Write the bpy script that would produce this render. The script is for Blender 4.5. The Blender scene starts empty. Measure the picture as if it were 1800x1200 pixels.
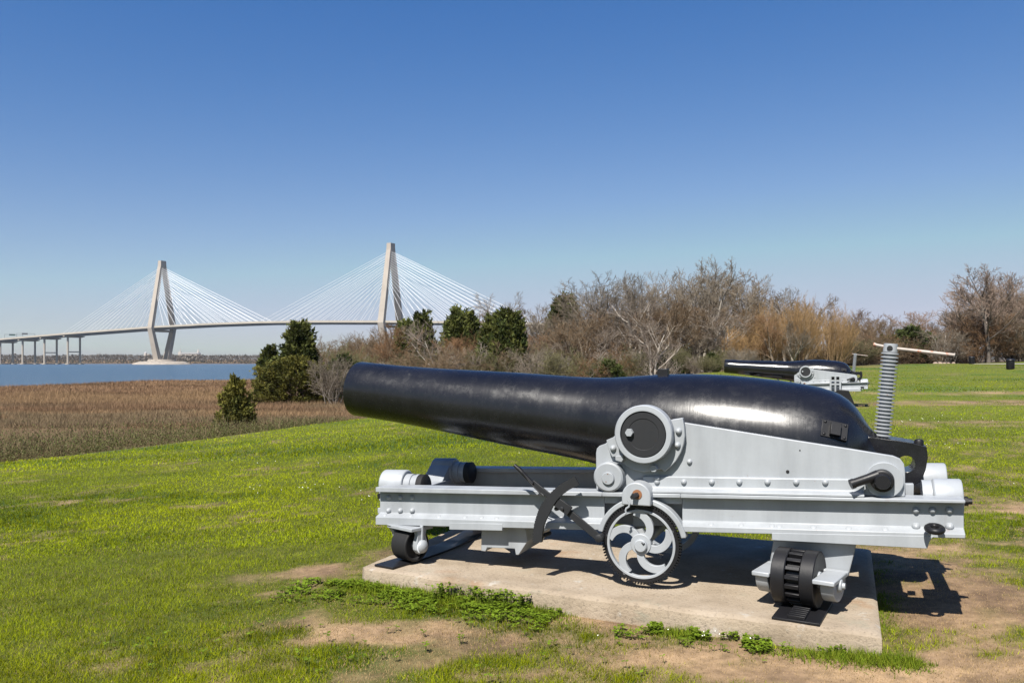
import bpy, math, random
import numpy as np
from mathutils import Vector, Matrix
random.seed(7)
R = math.radians
scene = bpy.context.scene
COL = scene.collection

# ---------------------------------------------------------------- camera
cam_d = bpy.data.cameras.new("camera")
cam = bpy.data.objects.new("camera", cam_d)
COL.objects.link(cam)
cam.location = (0, 0, 1.4)
cam.rotation_euler = (R(90), 0, 0)
cam_d.sensor_width = 36.0
cam_d.lens = 36.0 * 1450 / 1800
cam_d.shift_y = 37 / 1800
cam_d.clip_start = 0.05
cam_d.clip_end = 20000
scene.camera = cam

# ---------------------------------------------------------------- light
EXPOSURE = 1.0
SUN_EL, SUN_AZ = 52.0, 27.0          # the light travels towards (+sin, +cos) of SUN_AZ
world = bpy.data.worlds.new("World")
scene.world = world
world.use_nodes = True
wn = world.node_tree.nodes
wl = world.node_tree.links
bg = wn["Background"]
sky = wn.new("ShaderNodeTexSky")
sky.sky_type = 'NISHITA'
sky.sun_disc = False
sky.sun_elevation = R(SUN_EL)
sky.sun_rotation = R(180 + SUN_AZ)
sky.altitude = 0
sky.air_density = 1.0
sky.dust_density = 0.6
sky.ozone_density = 1.5
# the deep polarised blue of the photograph: one tone curve per channel on the whole sky
SKY_STRENGTH = 0.1
sep = wn.new("ShaderNodeSeparateColor")
com = wn.new("ShaderNodeCombineColor")
wl.new(sky.outputs[0], sep.inputs[0])
for ch, g, k, cap in ((0, 2.40, 7.60, 0.49), (1, 1.20, 1.11, 0.545), (2, 0.70, 0.96, 0.68)):
    pw = wn.new("ShaderNodeMath")
    pw.operation = 'POWER'
    pw.inputs[1].default_value = g
    ml = wn.new("ShaderNodeMath")
    ml.operation = 'MULTIPLY'
    ml.inputs[1].default_value = k * SKY_STRENGTH ** (g - 1)
    mn = wn.new("ShaderNodeMath")        # the tone curve levels off: no glare round the sun
    mn.operation = 'MINIMUM'
    mn.inputs[1].default_value = cap / SKY_STRENGTH
    wl.new(sep.outputs[ch], pw.inputs[0])
    wl.new(pw.outputs[0], ml.inputs[0])
    out = ml.outputs[0]
    if ch == 0:                          # soft shoulder x / (1 + x / c) on the red
        ad = wn.new("ShaderNodeMath")
        ad.operation = 'MULTIPLY_ADD'
        ad.inputs[1].default_value = SKY_STRENGTH / 0.625
        ad.inputs[2].default_value = 1.0
        dv = wn.new("ShaderNodeMath")
        dv.operation = 'DIVIDE'
        wl.new(out, ad.inputs[0])
        wl.new(out, dv.inputs[0])
        wl.new(ad.outputs[0], dv.inputs[1])
        out = dv.outputs[0]
    wl.new(out, mn.inputs[0])
    wl.new(mn.outputs[0], com.inputs[ch])
wl.new(com.outputs[0], bg.inputs[0])
bg.inputs[1].default_value = SKY_STRENGTH / 2 ** EXPOSURE
sun_d = bpy.data.lights.new("sun", 'SUN')
sun_d.energy = 5.0
sun_d.angle = R(0.53)
sun_d.color = (1.0, 0.95, 0.87)
sun = bpy.data.objects.new("sun", sun_d)
COL.objects.link(sun)
_d = Vector((math.sin(R(SUN_AZ)) * math.cos(R(SUN_EL)), math.cos(R(SUN_AZ)) * math.cos(R(SUN_EL)), -math.sin(R(SUN_EL))))
sun.rotation_euler = _d.to_track_quat('-Z', 'Y').to_euler()

scene.view_settings.view_transform = 'Standard'
scene.view_settings.look = 'None'
scene.view_settings.exposure = EXPOSURE
scene.view_settings.gamma = 1.0
scene.render.engine = 'CYCLES'
scene.cycles.max_bounces = 6
scene.cycles.volume_bounces = 0
scene.cycles.transparent_max_bounces = 8


# ---------------------------------------------------------------- helpers
class MB:
    """collects shapes for ONE mesh object"""
    def __init__(self):
        self.v = []
        self.f = []

    def add(self, vs, fs):
        o = len(self.v)
        self.v.extend([tuple(p) for p in vs])
        self.f.extend([tuple(i + o for i in f) for f in fs])
        return self

    def hexa(self, c):
        return self.add(c, [(0, 3, 2, 1), (4, 5, 6, 7), (0, 1, 5, 4), (1, 2, 6, 5), (2, 3, 7, 6), (3, 0, 4, 7)])

    def box(self, x0, x1, y0, y1, z0, z1):
        return self.hexa([(x0, y0, z0), (x1, y0, z0), (x1, y1, z0), (x0, y1, z0), (x0, y0, z1), (x1, y0, z1), (x1, y1, z1), (x0, y1, z1)])

    def obox(self, center, ax, ay, az, hx, hy, hz):
        c = Vector(center)
        vs = []
        for sz in (-1, 1):
            for sx, sy in ((-1, -1), (1, -1), (1, 1), (-1, 1)):
                vs.append(c + Vector(ax) * hx * sx + Vector(ay) * hy * sy + Vector(az) * hz * sz)
        return self.hexa(vs)

    def prism(self, poly, y0, y1):
        n = len(poly)
        vs = [(x, y0, z) for x, z in poly] + [(x, y1, z) for x, z in poly]
        fs = [tuple(range(n)), tuple(range(2 * n - 1, n - 1, -1))]
        fs += [(i, i + n, (i + 1) % n + n, (i + 1) % n) for i in range(n)]
        return self.add(vs, fs)

    def loft(self, secs, caps=True):
        n = len(secs[0])
        vs = [p for s in secs for p in s]
        fs = []
        for k in range(len(secs) - 1):
            for i in range(n):
                j = (i + 1) % n
                fs.append((k * n + i, k * n + j, (k + 1) * n + j, (k + 1) * n + i))
        if caps:
            fs.append(tuple(range(n - 1, -1, -1)))
            fs.append(tuple((len(secs) - 1) * n + i for i in range(n)))
        return self.add(vs, fs)

    def lathe(self, prof, org, axis, seg=32, caps=True):
        """prof = [(a, r)] along axis from org"""
        a = Vector(axis).normalized()
        t = Vector((0, 0, 1)) if abs(a.z) < 0.9 else Vector((1, 0, 0))
        p = a.cross(t).normalized()
        q = a.cross(p)
        o = Vector(org)
        secs = []
        for (d, r) in prof:
            secs.append([o + a * d + (p * math.cos(2 * math.pi * i / seg) + q * math.sin(2 * math.pi * i / seg)) * r for i in range(seg)])
        return self.loft(secs, caps)

    def cyl(self, p0, p1, r, seg=24, r1=None):
        p0 = Vector(p0)
        p1 = Vector(p1)
        d = p1 - p0
        return self.lathe([(0, r), (d.length, r if r1 is None else r1)], p0, d, seg)

    def tube(self, pts, r, seg=8, caps=True):
        pts = [Vector(p) for p in pts]
        rs = r if isinstance(r, (list, tuple)) else [r] * len(pts)
        secs = []
        d0 = (pts[1] - pts[0]).normalized()
        t = Vector((0, 0, 1)) if abs(d0.z) < 0.9 else Vector((1, 0, 0))
        p = d0.cross(t).normalized()
        for i, c in enumerate(pts):
            a = pts[max(0, i - 1)]
            b = pts[min(len(pts) - 1, i + 1)]
            d = (b - a).normalized()
            p = (p - d * p.dot(d)).normalized()
            q = d.cross(p)
            secs.append([c + (p * math.cos(2 * math.pi * k / seg) + q * math.sin(2 * math.pi * k / seg)) * rs[i] for k in range(seg)])
        return self.loft(secs, caps)

    def ring(self, cx, cz, r0, r1, y0, y1, a0=0, a1=360, seg=48):
        """flat annulus (or sector) in the xz plane, extruded from y0 to y1"""
        full = abs(a1 - a0 - 360) < 1e-6
        n = seg if full else seg + 1
        vs = []
        for i in range(n):
            a = R(a0 + (a1 - a0) * i / seg)
            ca, sa = math.cos(a), math.sin(a)
            vs += [(cx + r0 * ca, y0, cz + r0 * sa), (cx + r1 * ca, y0, cz + r1 * sa), (cx + r1 * ca, y1, cz + r1 * sa), (cx + r0 * ca, y1, cz + r0 * sa)]
        fs = []
        for i in range(seg):
            j = (i + 1) % n
            for k in range(4):
                l = (k + 1) % 4
                fs.append((4 * i + k, 4 * j + k, 4 * j + l, 4 * i + l))
        if not full:
            fs += [(3, 2, 1, 0), tuple(4 * seg + k for k in range(4))]
        return self.add(vs, fs)

    def dome(self, c, axis, r, h, seg=14):
        prof = [(h * math.sin(R(t)), r * math.cos(R(t))) for t in (0, 25, 50, 72)] + [(h, 0.02 * r)]
        return self.lathe([(-0.004, r)] + prof, c, axis, seg)

    def build(self, name, m, parent=None, bevel=0.0, loc=None, smooth=40):
        me = bpy.data.meshes.new(name)
        off = Vector(loc) if loc is not None else None
        vs = self.v if off is None else [(x - off.x, y - off.y, z - off.z) for x, y, z in self.v]
        me.from_pydata(vs, [], self.f)
        me.update()
        import bmesh
        bm = bmesh.new()
        bm.from_mesh(me)
        bmesh.ops.recalc_face_normals(bm, faces=bm.faces)
        bm.to_mesh(me)
        bm.free()
        if smooth:
            for p in me.polygons:
                p.use_smooth = True
            me.set_sharp_from_angle(angle=R(smooth))
        me.materials.append(m)
        return link(name, me, parent, bevel, loc)


def link(name, me, parent=None, bevel=0.0, loc=None):
    o = bpy.data.objects.new(name, me)
    COL.objects.link(o)
    if parent is not None:
        o.parent = parent
    if loc is not None:
        o.location = loc
    if bevel:
        b = o.modifiers.new("bevel", 'BEVEL')
        b.width = bevel
        b.segments = 2
        b.limit_method = 'ANGLE'
        b.angle_limit = R(35)
    return o


def tag(o, label=None, cat=None, group=None, kind=None):
    for k, v in (("label", label), ("category", cat), ("group", group), ("kind", kind)):
        if v:
            o[k] = v
    return o


def empty(name, loc, rz=0.0):
    o = bpy.data.objects.new(name, None)
    COL.objects.link(o)
    o.location = loc
    o.rotation_euler = (0, 0, rz)
    o.empty_display_size = 0.2
    return o


def copy_tree(o, parent=None):
    kids = list(o.children)
    c = o.copy()
    COL.objects.link(c)
    if parent is not None:
        c.parent = parent
    for k in kids:
        copy_tree(k, c)
    return c


def bulk(name, V, F, m, cols=None, smooth=False, parent=None):
    """fast mesh from numpy triangles/quads"""
    V = np.asarray(V, np.float32)
    F = np.asarray(F, np.int32)
    k = F.shape[1]
    me = bpy.data.meshes.new(name)
    me.vertices.add(len(V))
    me.vertices.foreach_set("co", V.ravel())
    me.loops.add(F.size)
    me.loops.foreach_set("vertex_index", F.ravel())
    me.polygons.add(len(F))
    me.polygons.foreach_set("loop_start", np.arange(0, F.size, k, dtype=np.int32))
    if smooth:
        me.polygons.foreach_set("use_smooth", np.ones(len(F), bool))
    me.update(calc_edges=True)
    if cols is not None:
        at = me.color_attributes.new("tint", 'FLOAT_COLOR', 'POINT')
        c = np.ones((len(V), 4), np.float32)
        c[:, :cols.shape[1]] = cols
        at.data.foreach_set("color", c.ravel())
    me.materials.append(m)
    o = bpy.data.objects.new(name, me)
    COL.objects.link(o)
    if parent is not None:
        o.parent = parent
    return o


# ---------------------------------------------------------------- materials
def mat(name):
    m = bpy.data.materials.new(name)
    m.use_nodes = True
    return m, m.node_tree.nodes, m.node_tree.links, m.node_tree.nodes["Principled BSDF"]


def nnoise(n, l, scale, detail=4.0, rough=0.6, stretch=None, obj=True):
    tc = n.new("ShaderNodeTexCoord")
    t = n.new("ShaderNodeTexNoise")
    t.inputs["Scale"].default_value = scale
    t.inputs["Detail"].default_value = detail
    t.inputs["Roughness"].default_value = rough
    src = tc.outputs["Object"]
    if stretch:
        mp = n.new("ShaderNodeMapping")
        mp.inputs["Scale"].default_value = stretch
        l.new(src, mp.inputs[0])
        src = mp.outputs[0]
    l.new(src, t.inputs["Vector"])
    return t


def ramp(n, l, src, stops):
    r = n.new("ShaderNodeValToRGB")
    e = r.color_ramp.elements
    while len(e) < len(stops):
        e.new(0.5)
    for i, (p, c) in enumerate(stops):
        e[i].position = p
        e[i].color = (c, c, c, 1) if isinstance(c, (int, float)) else (*c, 1)
    l.new(src, r.inputs[0])
    return r


def mixc(n, l, fac, a, b, mode='MIX'):
    m = n.new("ShaderNodeMix")
    m.data_type = 'RGBA'
    m.blend_type = mode
    for s, v in ((0, fac), (6, a), (7, b)):
        if hasattr(v, "node"):
            l.new(v, m.inputs[s])
        else:
            m.inputs[s].default_value = v if s == 0 else (*v, 1)
    return m.outputs[2]


def bump(n, l, src, b, strength=0.3, dist=0.01):
    bp = n.new("ShaderNodeBump")
    bp.inputs["Strength"].default_value = strength
    bp.inputs["Distance"].default_value = dist
    l.new(src, bp.inputs["Height"])
    l.new(bp.outputs[0], b.inputs["Normal"])


def paint(name, base, rough, rust=(0.16, 0.06, 0.025), wear=0.70, dirt=0.75, drip=0.0):
    m, n, l, b = mat(name)
    b.inputs["Specular IOR Level"].default_value = 0.5 if base[0] > 0.1 else 0.3
    a = nnoise(n, l, 3.0, 6, 0.65)
    var = ramp(n, l, a.outputs[0], [(0.3, tuple(c * dirt for c in base)), (0.62, base)])
    st = nnoise(n, l, 5.0, 5, 0.6, (1.0, 1.0, 0.12))
    streak = ramp(n, l, st.outputs[0], [(0.3, 0.78), (0.58, 1.0)])
    c1 = mixc(n, l, 1.0, var.outputs[0], streak.outputs[0], 'MULTIPLY')
    sp = nnoise(n, l, 26.0, 6, 0.7)
    spr = ramp(n, l, sp.outputs[0], [(wear, 0.0), (wear + 0.04, 1.0)])
    c2 = mixc(n, l, spr.outputs[0], c1, rust)
    dp = nnoise(n, l, 7.0, 5, 0.6, (1.0, 1.0, 0.08))
    dpr = ramp(n, l, dp.outputs[0], [(0.66, 0.0), (0.76, drip)])
    c2 = mixc(n, l, dpr.outputs[0], c2, tuple(min(1, 1.2 * x) for x in rust))
    l.new(c2, b.inputs["Base Color"])
    rr = ramp(n, l, a.outputs[0], [(0.3, rough + 0.15), (0.7, rough - 0.05)])
    l.new(rr.outputs[0], b.inputs["Roughness"])
    fb = nnoise(n, l, 60.0, 4, 0.6)
    bump(n, l, fb.outputs[0], b, 0.12, 0.004)
    return m


def gunblack(name, rough):
    m, n, l, b = mat(name)
    w = nnoise(n, l, 2.0, 6, 0.7, (16.0, 1.0, 1.0))
    w2 = nnoise(n, l, 3.0, 9, 0.72)
    w3 = nnoise(n, l, 11.0, 8, 0.75)
    col = ramp(n, l, w2.outputs[0], [(0.35, (0.004, 0.004, 0.0055)), (0.66, (0.009, 0.009, 0.011))])
    sc_ = ramp(n, l, w3.outputs[0], [(0.645, 0.0), (0.74, 0.8)])
    c2 = mixc(n, l, sc_.outputs[0], col.outputs[0], (0.045, 0.044, 0.043))
    l.new(c2, b.inputs["Base Color"])
    mx = n.new("ShaderNodeMath")
    mx.operation = 'ADD'
    r1 = ramp(n, l, w.outputs[0], [(0.3, rough - 0.02), (0.72, rough + 0.03)])
    r2 = ramp(n, l, w3.outputs[0], [(0.5, 0.0), (0.75, 0.16)])
    l.new(r1.outputs[0], mx.inputs[0])
    l.new(r2.outputs[0], mx.inputs[1])
    l.new(mx.outputs[0], b.inputs["Roughness"])
    b.inputs["Specular IOR Level"].default_value = 0.55
    h = nnoise(n, l, 4.0, 8, 0.7, (30.0, 1.0, 1.0))
    h2 = nnoise(n, l, 30.0, 5, 0.6)
    ad = n.new("ShaderNodeMath")
    ad.operation = 'ADD'
    l.new(h.outputs[0], ad.inputs[0])
    l.new(h2.outputs[0], ad.inputs[1])
    bump(n, l, ad.outputs[0], b, 0.07, 0.0030)
    return m


WHITE = paint("white_paint", (0.285, 0.304, 0.326), 0.42, wear=0.69, dirt=0.88, drip=0.32)
WHITE2 = paint("worn_white_paint", (0.285, 0.302, 0.322), 0.45, wear=0.66, dirt=0.85)
POLE = paint("handle_paint", (0.36, 0.315, 0.28), 0.5, rust=(0.33, 0.14, 0.08), wear=0.55, dirt=0.85)
GUN = gunblack("gun_black", 0.245)
GUN2 = gunblack("gun_black_gloss", 0.16)
IRON = paint("black_iron", (0.0105, 0.0105, 0.0125), 0.40, rust=(0.06, 0.05, 0.04), wear=0.68, dirt=0.6)
IRONG = paint("worn_dark_iron", (0.018, 0.019, 0.0215), 0.5, rust=(0.02, 0.018, 0.018), wear=0.62, dirt=0.75)
RUBBER = paint("black_rubber", (0.014, 0.014, 0.015), 0.6, rust=(0.05, 0.05, 0.05), wear=0.72, dirt=0.8)
RUST = paint("rusty_steel", (0.20, 0.085, 0.035), 0.7, wear=0.6)


def concrete():
    m, n, l, b = mat("concrete")
    a = nnoise(n, l, 2.2, 8, 0.65)
    c = ramp(n, l, a.outputs[0], [(0.28, (0.19, 0.15, 0.105)), (0.5, (0.285, 0.232, 0.172)), (0.72, (0.34, 0.285, 0.222))])
    st = nnoise(n, l, 1.3, 6, 0.6)
    rs = ramp(n, l, st.outputs[0], [(0.57, 0.0), (0.70, 0.6)])
    c2 = mixc(n, l, rs.outputs[0], c.outputs[0], (0.22, 0.11, 0.045))
    pt = nnoise(n, l, 6.0, 6, 0.65)
    pr = ramp(n, l, pt.outputs[0], [(0.61, 0.0), (0.68, 0.5)])
    c3 = mixc(n, l, pr.outputs[0], c2, (0.39, 0.38, 0.35))
    dk = nnoise(n, l, 45.0, 5, 0.7)
    dr = ramp(n, l, dk.outputs[0], [(0.30, 0.55), (0.46, 1.0)])
    c4 = mixc(n, l, 1.0, c3, dr.outputs[0], 'MULTIPLY')
    gr = nnoise(n, l, 3.1, 5, 0.6, (1, 1, 2.5))
    g2 = ramp(n, l, gr.outputs[0], [(0.58, 0.0), (0.72, 0.55)])
    c5 = mixc(n, l, g2.outputs[0], c4, (0.19, 0.20, 0.155))
    l.new(c5, b.inputs["Base Color"])
    b.inputs["Roughness"].default_value = 0.9
    b.inputs["Specular IOR Level"].default_value = 0.2
    bump(n, l, dk.outputs[0], b, 0.8, 0.010)
    return m


CONC = concrete()


def tinted(name, rough=0.8, trans=0.0, objvar=0.0, noise=None, spec=0.15):
    """colour comes from the 'tint' attribute of the mesh"""
    m, n, l, b = mat(name)
    at = n.new("ShaderNodeAttribute")
    at.attribute_name = "tint"
    col = at.outputs["Color"]
    if noise:
        t = nnoise(n, l, noise, 5, 0.65)
        r = ramp(n, l, t.outputs[0], [(0.3, 0.62), (0.7, 1.25)])
        col = mixc(n, l, 1.0, col, r.outputs[0], 'MULTIPLY')
    if objvar:
        oi = n.new("ShaderNodeObjectInfo")
        r = ramp(n, l, oi.outputs["Random"], [(0.0, 1 - objvar), (1.0, 1 + objvar)])
        col = mixc(n, l, 1.0, col, r.outputs[0], 'MULTIPLY')
    l.new(col, b.inputs["Base Color"])
    b.inputs["Roughness"].default_value = rough
    b.inputs["Specular IOR Level"].default_value = spec
    if trans:
        out = n["Material Output"]
        tr = n.new("ShaderNodeBsdfTranslucent")
        l.new(col, tr.inputs[0])
        mx = n.new("ShaderNodeMixShader")
        mx.inputs[0].default_value = trans
        l.new(b.outputs[0], mx.inputs[1])
        l.new(tr.outputs[0], mx.inputs[2])
        l.new(mx.outputs[0], out.inputs[0])
    return m


def plain(name, c, rough=0.8, var=0.25, scale=3.0, spec=0.3, bumpy=0.0):
    m, n, l, b = mat(name)
    a = nnoise(n, l, scale, 6, 0.65)
    r = ramp(n, l, a.outputs[0], [(0.3, tuple(x * (1 - var) for x in c)), (0.7, tuple(min(1, x * (1 + var)) for x in c))])
    l.new(r.outputs[0], b.inputs["Base Color"])
    b.inputs["Roughness"].default_value = rough
    b.inputs["Specular IOR Level"].default_value = spec
    if bumpy:
        bump(n, l, a.outputs[0], b, bumpy, 0.05)
    return m


# ---------------------------------------------------------------- value noise (numpy)
def _hash(ix, iy, s):
    h = (ix * 374761393 + iy * 668265263 + s * 2147483647) & 0xffffffff
    h = ((h ^ (h >> 13)) * 1274126177) & 0xffffffff
    return ((h ^ (h >> 16)) & 0xffff) / 65535.0


def vnoise(x, y, s=0):
    x = np.asarray(x, np.float64)
    y = np.asarray(y, np.float64)
    ix = np.floor(x).astype(np.int64)
    iy = np.floor(y).astype(np.int64)
    fx = x - ix
    fy = y - iy
    fx = fx * fx * (3 - 2 * fx)
    fy = fy * fy * (3 - 2 * fy)
    a = _hash(ix, iy, s)
    b = _hash(ix + 1, iy, s)
    c = _hash(ix, iy + 1, s)
    d = _hash(ix + 1, iy + 1, s)
    return (a * (1 - fx) + b * fx) * (1 - fy) + (c * (1 - fx) + d * fx) * fy


def fbm(x, y, s=0, o=4):
    t = 0
    a = 0.5
    tot = 0
    for i in range(o):
        t = t + a * vnoise(np.asarray(x) * 2 ** i, np.asarray(y) * 2 ** i, s + i * 17)
        tot += a
        a *= 0.5
    return t / tot


def sst(a, b, x):
    t = np.clip((np.asarray(x, np.float64) - a) / (b - a), 0, 1)
    return t * t * (3 - 2 * t)


# ---------------------------------------------------------------- terrain
EX = [-400, -30, -16, -9.7, -8.0, -6.4, -4.6, -2.5, 0, 5, 12, 20, 30, 45, 70, 120, 400]
EY = [-20, 6, 12.2, 15.7, 17.9, 20.5, 23.6, 26, 31, 43, 58, 74, 84, 94, 106, 122, 200]
SHX = [-4000, -400, -200, -63, -59, -46, -20, 40, 200, 700, 4000]
SHY = [40, 60, 75, 97, 134, 140, 150, 220, 420, 900, 1300]
WATER_Z = -1.9


def edge_d(X, Y):
    f = np.interp(X, EX, EY)
    s = (np.interp(np.asarray(X) + 1, EX, EY) - np.interp(np.asarray(X) - 1, EX, EY)) / 2
    return (f - Y) / np.sqrt(1 + s * s)


def ground_z(X, Y):
    X = np.asarray(X, np.float64)
    Y = np.asarray(Y, np.float64)
    yy = np.clip(Y - 6, 0, 140)
    w = sst(-8, 4, X)
    lawn = -0.12 + w * (0.009 * yy + 0.00004 * yy * yy) - 0.045 * np.clip(-X - 1, 0, 30) + 0.06 * sst(1.6, 3.0, X) * sst(8, 5, Y)
    lawn = lawn + 0.22 * sst(30, 45, X) * sst(58, 68, Y) * sst(112, 96, Y) + 0.42 * sst(52, 72, X) * sst(74, 95, Y)
    lawn = lawn + 0.10 * (fbm(X * 0.12, Y * 0.12, 3) - 0.5) * sst(7, 14, np.hypot(X, Y)) + 0.02 * (fbm(X * 0.9, Y * 0.9, 5) - 0.5)
    dd = edge_d(X, Y)
    low = np.where(X > 10, lawn - 0.6 * sst(0, 8, -dd), -1.6 + 0.25 * (fbm(X * 0.05, Y * 0.05, 9) - 0.5))
    mixx = sst(4, 22, X)
    low = (1 - mixx) * (-1.6 + 0.25 * (fbm(X * 0.05, Y * 0.05, 9) - 0.5)) + mixx * (lawn - 0.5 * sst(0, 10, -dd))
    t = sst(0, 6.0, -dd)
    z = lawn * (1 - t) + low * t
    sh = np.interp(X, SHX, SHY)
    z = np.where(Y > sh - 3, np.minimum(z, z - (z + 5.0) * sst(-3, 12, Y - sh)), z)
    far = sst(2150, 2165, Y)
    z = z * (1 - far) + (-1.2 + 11.0 * sst(2285, 2315, Y)) * far
    return z


def dirt_mask(X, Y):
    """1 = bare / straw, 0 = lush"""
    X = np.asarray(X, np.float64)
    Y = np.asarray(Y, np.float64)
    b = np.full(X.shape, -0.30)

    def blob(cx, cy, rx, ry, amp, rot=0.0):
        ca, sa = math.cos(rot), math.sin(rot)
        dx = (X - cx) * ca + (Y - cy) * sa
        dy = -(X - cx) * sa + (Y - cy) * ca
        return amp * np.exp(-((dx / rx) ** 2 + (dy / ry) ** 2))
    b = b + blob(-1.45, 6.15, 0.62, 0.26, 0.75, 0.5) + blob(-1.62, 5.55, 0.5, 0.15, 0.45, 0.4)
    b = b + blob(0.15, 4.42, 1.6, 0.26, 0.40, -0.25) + blob(-0.9, 4.75, 0.9, 0.26, 0.36, -0.2)
    b = b + blob(0.45, 4.87, 0.42, 0.14, 0.9, -0.4) + blob(1.25, 4.15, 1.0, 0.3, 0.42, -0.2)
    b = b + blob(2.75, 5.1, 0.70, 0.85, 0.80, 0.1) + blob(3.3, 6.5, 1.0, 0.9, 0.62) + blob(2.2, 4.0, 0.9, 0.4, 0.50) + blob(5.0, 8.5, 1.6, 0.8, 0.42)
    b = b + blob(1.6, 4.22, 0.5, 0.07, 0.5, -0.4)
    b = b + blob(16, 27, 9, 2.0, 0.72) + blob(22, 34, 12, 2.0, 0.55) + blob(11, 19, 6, 1.0, 0.55) + blob(5.5, 10.5, 2.2, 0.9, 0.35) + blob(8, 14, 3, 1, 0.25)
    b = b + blob(14, 44, 7, 3, 0.15)
    b = b + 0.13 * sst(5.8, 4.3, Y) * sst(-4.0, -0.5, X)
    n = fbm(X * 1.1, Y * 1.4, 21, 5) * 1.15 + fbm(X * 5.0, Y * 6.0, 31, 4) * 1.25 - 1.20
    fn = fbm(X * 0.16, Y * 0.4, 41, 4) - 0.5
    return np.clip((b + n * 0.9 + fn * 0.45 + 0.10) * 1.7, 0, 1)


def lush_mask(X, Y):
    """1 = dark clover-like green"""
    n = fbm(np.asarray(X) * 0.55, np.asarray(Y) * 0.8, 61, 5)
    n2 = fbm(np.asarray(X) * 0.12, np.asarray(Y) * 0.45, 71, 4)
    near = sst(16, 8, Y)
    return np.clip((n * near + n2 * (1 - near) - 0.50) * 6.0, 0, 1)


def axis(d0, d1, step, grow, lo, hi):
    a = list(np.arange(d0, d1 + 1e-6, step))
    s = step
    while a[-1] < hi:
        s *= grow
        a.append(a[-1] + s)
    s = step
    while a[0] > lo:
        s *= grow
        a.insert(0, a[0] - s)
    return np.array(a)


def make_ground():
    xs = axis(-4.5, 5.0, 0.06, 1.055, -4500, 4500)
    ys = axis(3.4, 8.5, 0.06, 1.045, -60, 4800)
    X, Y = np.meshgrid(xs, ys)
    Z = ground_z(X, Y)
    nx, ny = len(xs), len(ys)
    V = np.stack([X.ravel(), Y.ravel(), Z.ravel()], 1)
    i = np.arange(nx * ny).reshape(ny, nx)
    F = np.stack([i[:-1, :-1].ravel(), i[:-1, 1:].ravel(), i[1:, 1:].ravel(), i[1:, :-1].ravel()], 1)
    x, y = X.ravel(), Y.ravel()
    d = edge_d(x, y)
    dm = dirt_mask(x, y)[:, None]
    lm = lush_mask(x, y)[:, None]
    grass = np.array([0.060, 0.072, 0.010]) * (1 - lm) + np.array([0.035, 0.062, 0.010]) * lm
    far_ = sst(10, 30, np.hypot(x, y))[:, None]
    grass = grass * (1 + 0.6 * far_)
    soil_n = np.clip(fbm(x * 3.0, y * 3.5, 91, 5)[:, None] * 1.9 - 0.42, 0, 1)
    soil = np.array([0.27, 0.185, 0.108]) * soil_n * 1.1 + np.array([0.11, 0.072, 0.046]) * (1 - soil_n)
    c = grass * (1 - dm) + soil * dm
    mn = fbm(x * 0.06, y * 0.18, 101, 4)[:, None]
    marsh = np.array([0.19, 0.12, 0.065]) * mn + np.array([0.13, 0.09, 0.055]) * (1 - mn)
    t = sst(0.0, 1.2, -d)[:, None]
    c = c * (1 - t) + marsh * t
    wood = (sst(4, 20, x) * sst(0, 3, -d))[:, None]
    c = c * (1 - wood) + np.array([0.10, 0.075, 0.05]) * wood
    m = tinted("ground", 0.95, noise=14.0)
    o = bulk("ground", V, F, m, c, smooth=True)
    tag(o, kind="structure")


make_ground()


def make_water():
    m, n, l, b = mat("water")
    b.inputs["Base Color"].default_value = (0.045, 0.085, 0.13, 1)
    b.inputs["Roughness"].default_value = 0.30
    b.inputs["Specular IOR Level"].default_value = 0.35
    t = nnoise(n, l, 0.25, 6, 0.7, (1.0, 2.2, 1.0))
    bump(n, l, t.outputs[0], b, 1.0, 1.6)
    mb = MB()
    mb.add([(-4500, 30, WATER_Z), (4500, 30, WATER_Z), (4500, 4700, WATER_Z), (-4500, 4700, WATER_Z)], [(0, 1, 2, 3)])
    tag(mb.build("water", m, smooth=0), kind="structure")


make_water()

# light concrete path across the lawn far on the right
def make_path():
    pts = [(52, 93.0), (58, 91.2), (66, 88.8), (76, 86.0), (90, 83), (110, 79)]
    V, F = [], []
    for k, (x, y) in enumerate(pts):
        for j, w in enumerate((-0.8 - 0.6 * k, 0.8 + 0.6 * k)):
            xx, yy = x + 0.25 * w, y + w
            V.append((xx, yy, float(ground_z(xx, yy)) + 0.05))
    for k in range(len(pts) - 1):
        F.append((2 * k, 2 * k + 2, 2 * k + 3, 2 * k + 1))
    mb = MB()
    mb.add(V, F)
    tag(mb.build("path", plain("path_concrete", (0.31, 0.28, 0.25), 0.9, 0.15, 0.8)), kind="structure")


make_path()


# ---------------------------------------------------------------- bridge
BT0 = Vector((-590, 1391, 0))                 # foot of the far tower
BD = Vector((0.8963, -0.4435, 0))             # along the deck
BN = Vector((0.4435, 0.8963, 0))              # across the deck, away from the camera
SPAN = 464.0


def deck_z(t):
    return float(np.interp(t, [-900, -440, -225, 0, 120, 232, 345, 464, 615, 1100], [21, 44.5, 53.2, 61.0, 63.3, 64.0, 62.6, 59.9, 55.5, 36]))


def bp(t, n, z):
    p = BT0 + BD * t + BN * n
    return (p.x, p.y, z)


BCONC = plain("bridge_concrete", (0.295, 0.26, 0.222), 0.85, 0.12, 0.05)
BDECK = plain("bridge_deck", (0.31, 0.28, 0.235), 0.85, 0.10, 0.05)
BSTEEL = plain("bridge_steel", (0.10, 0.105, 0.115), 0.7, 0.1, 0.05)
BCABLE = plain("cable_white", (0.66, 0.66, 0.66), 0.6, 0.05, 0.05)


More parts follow.
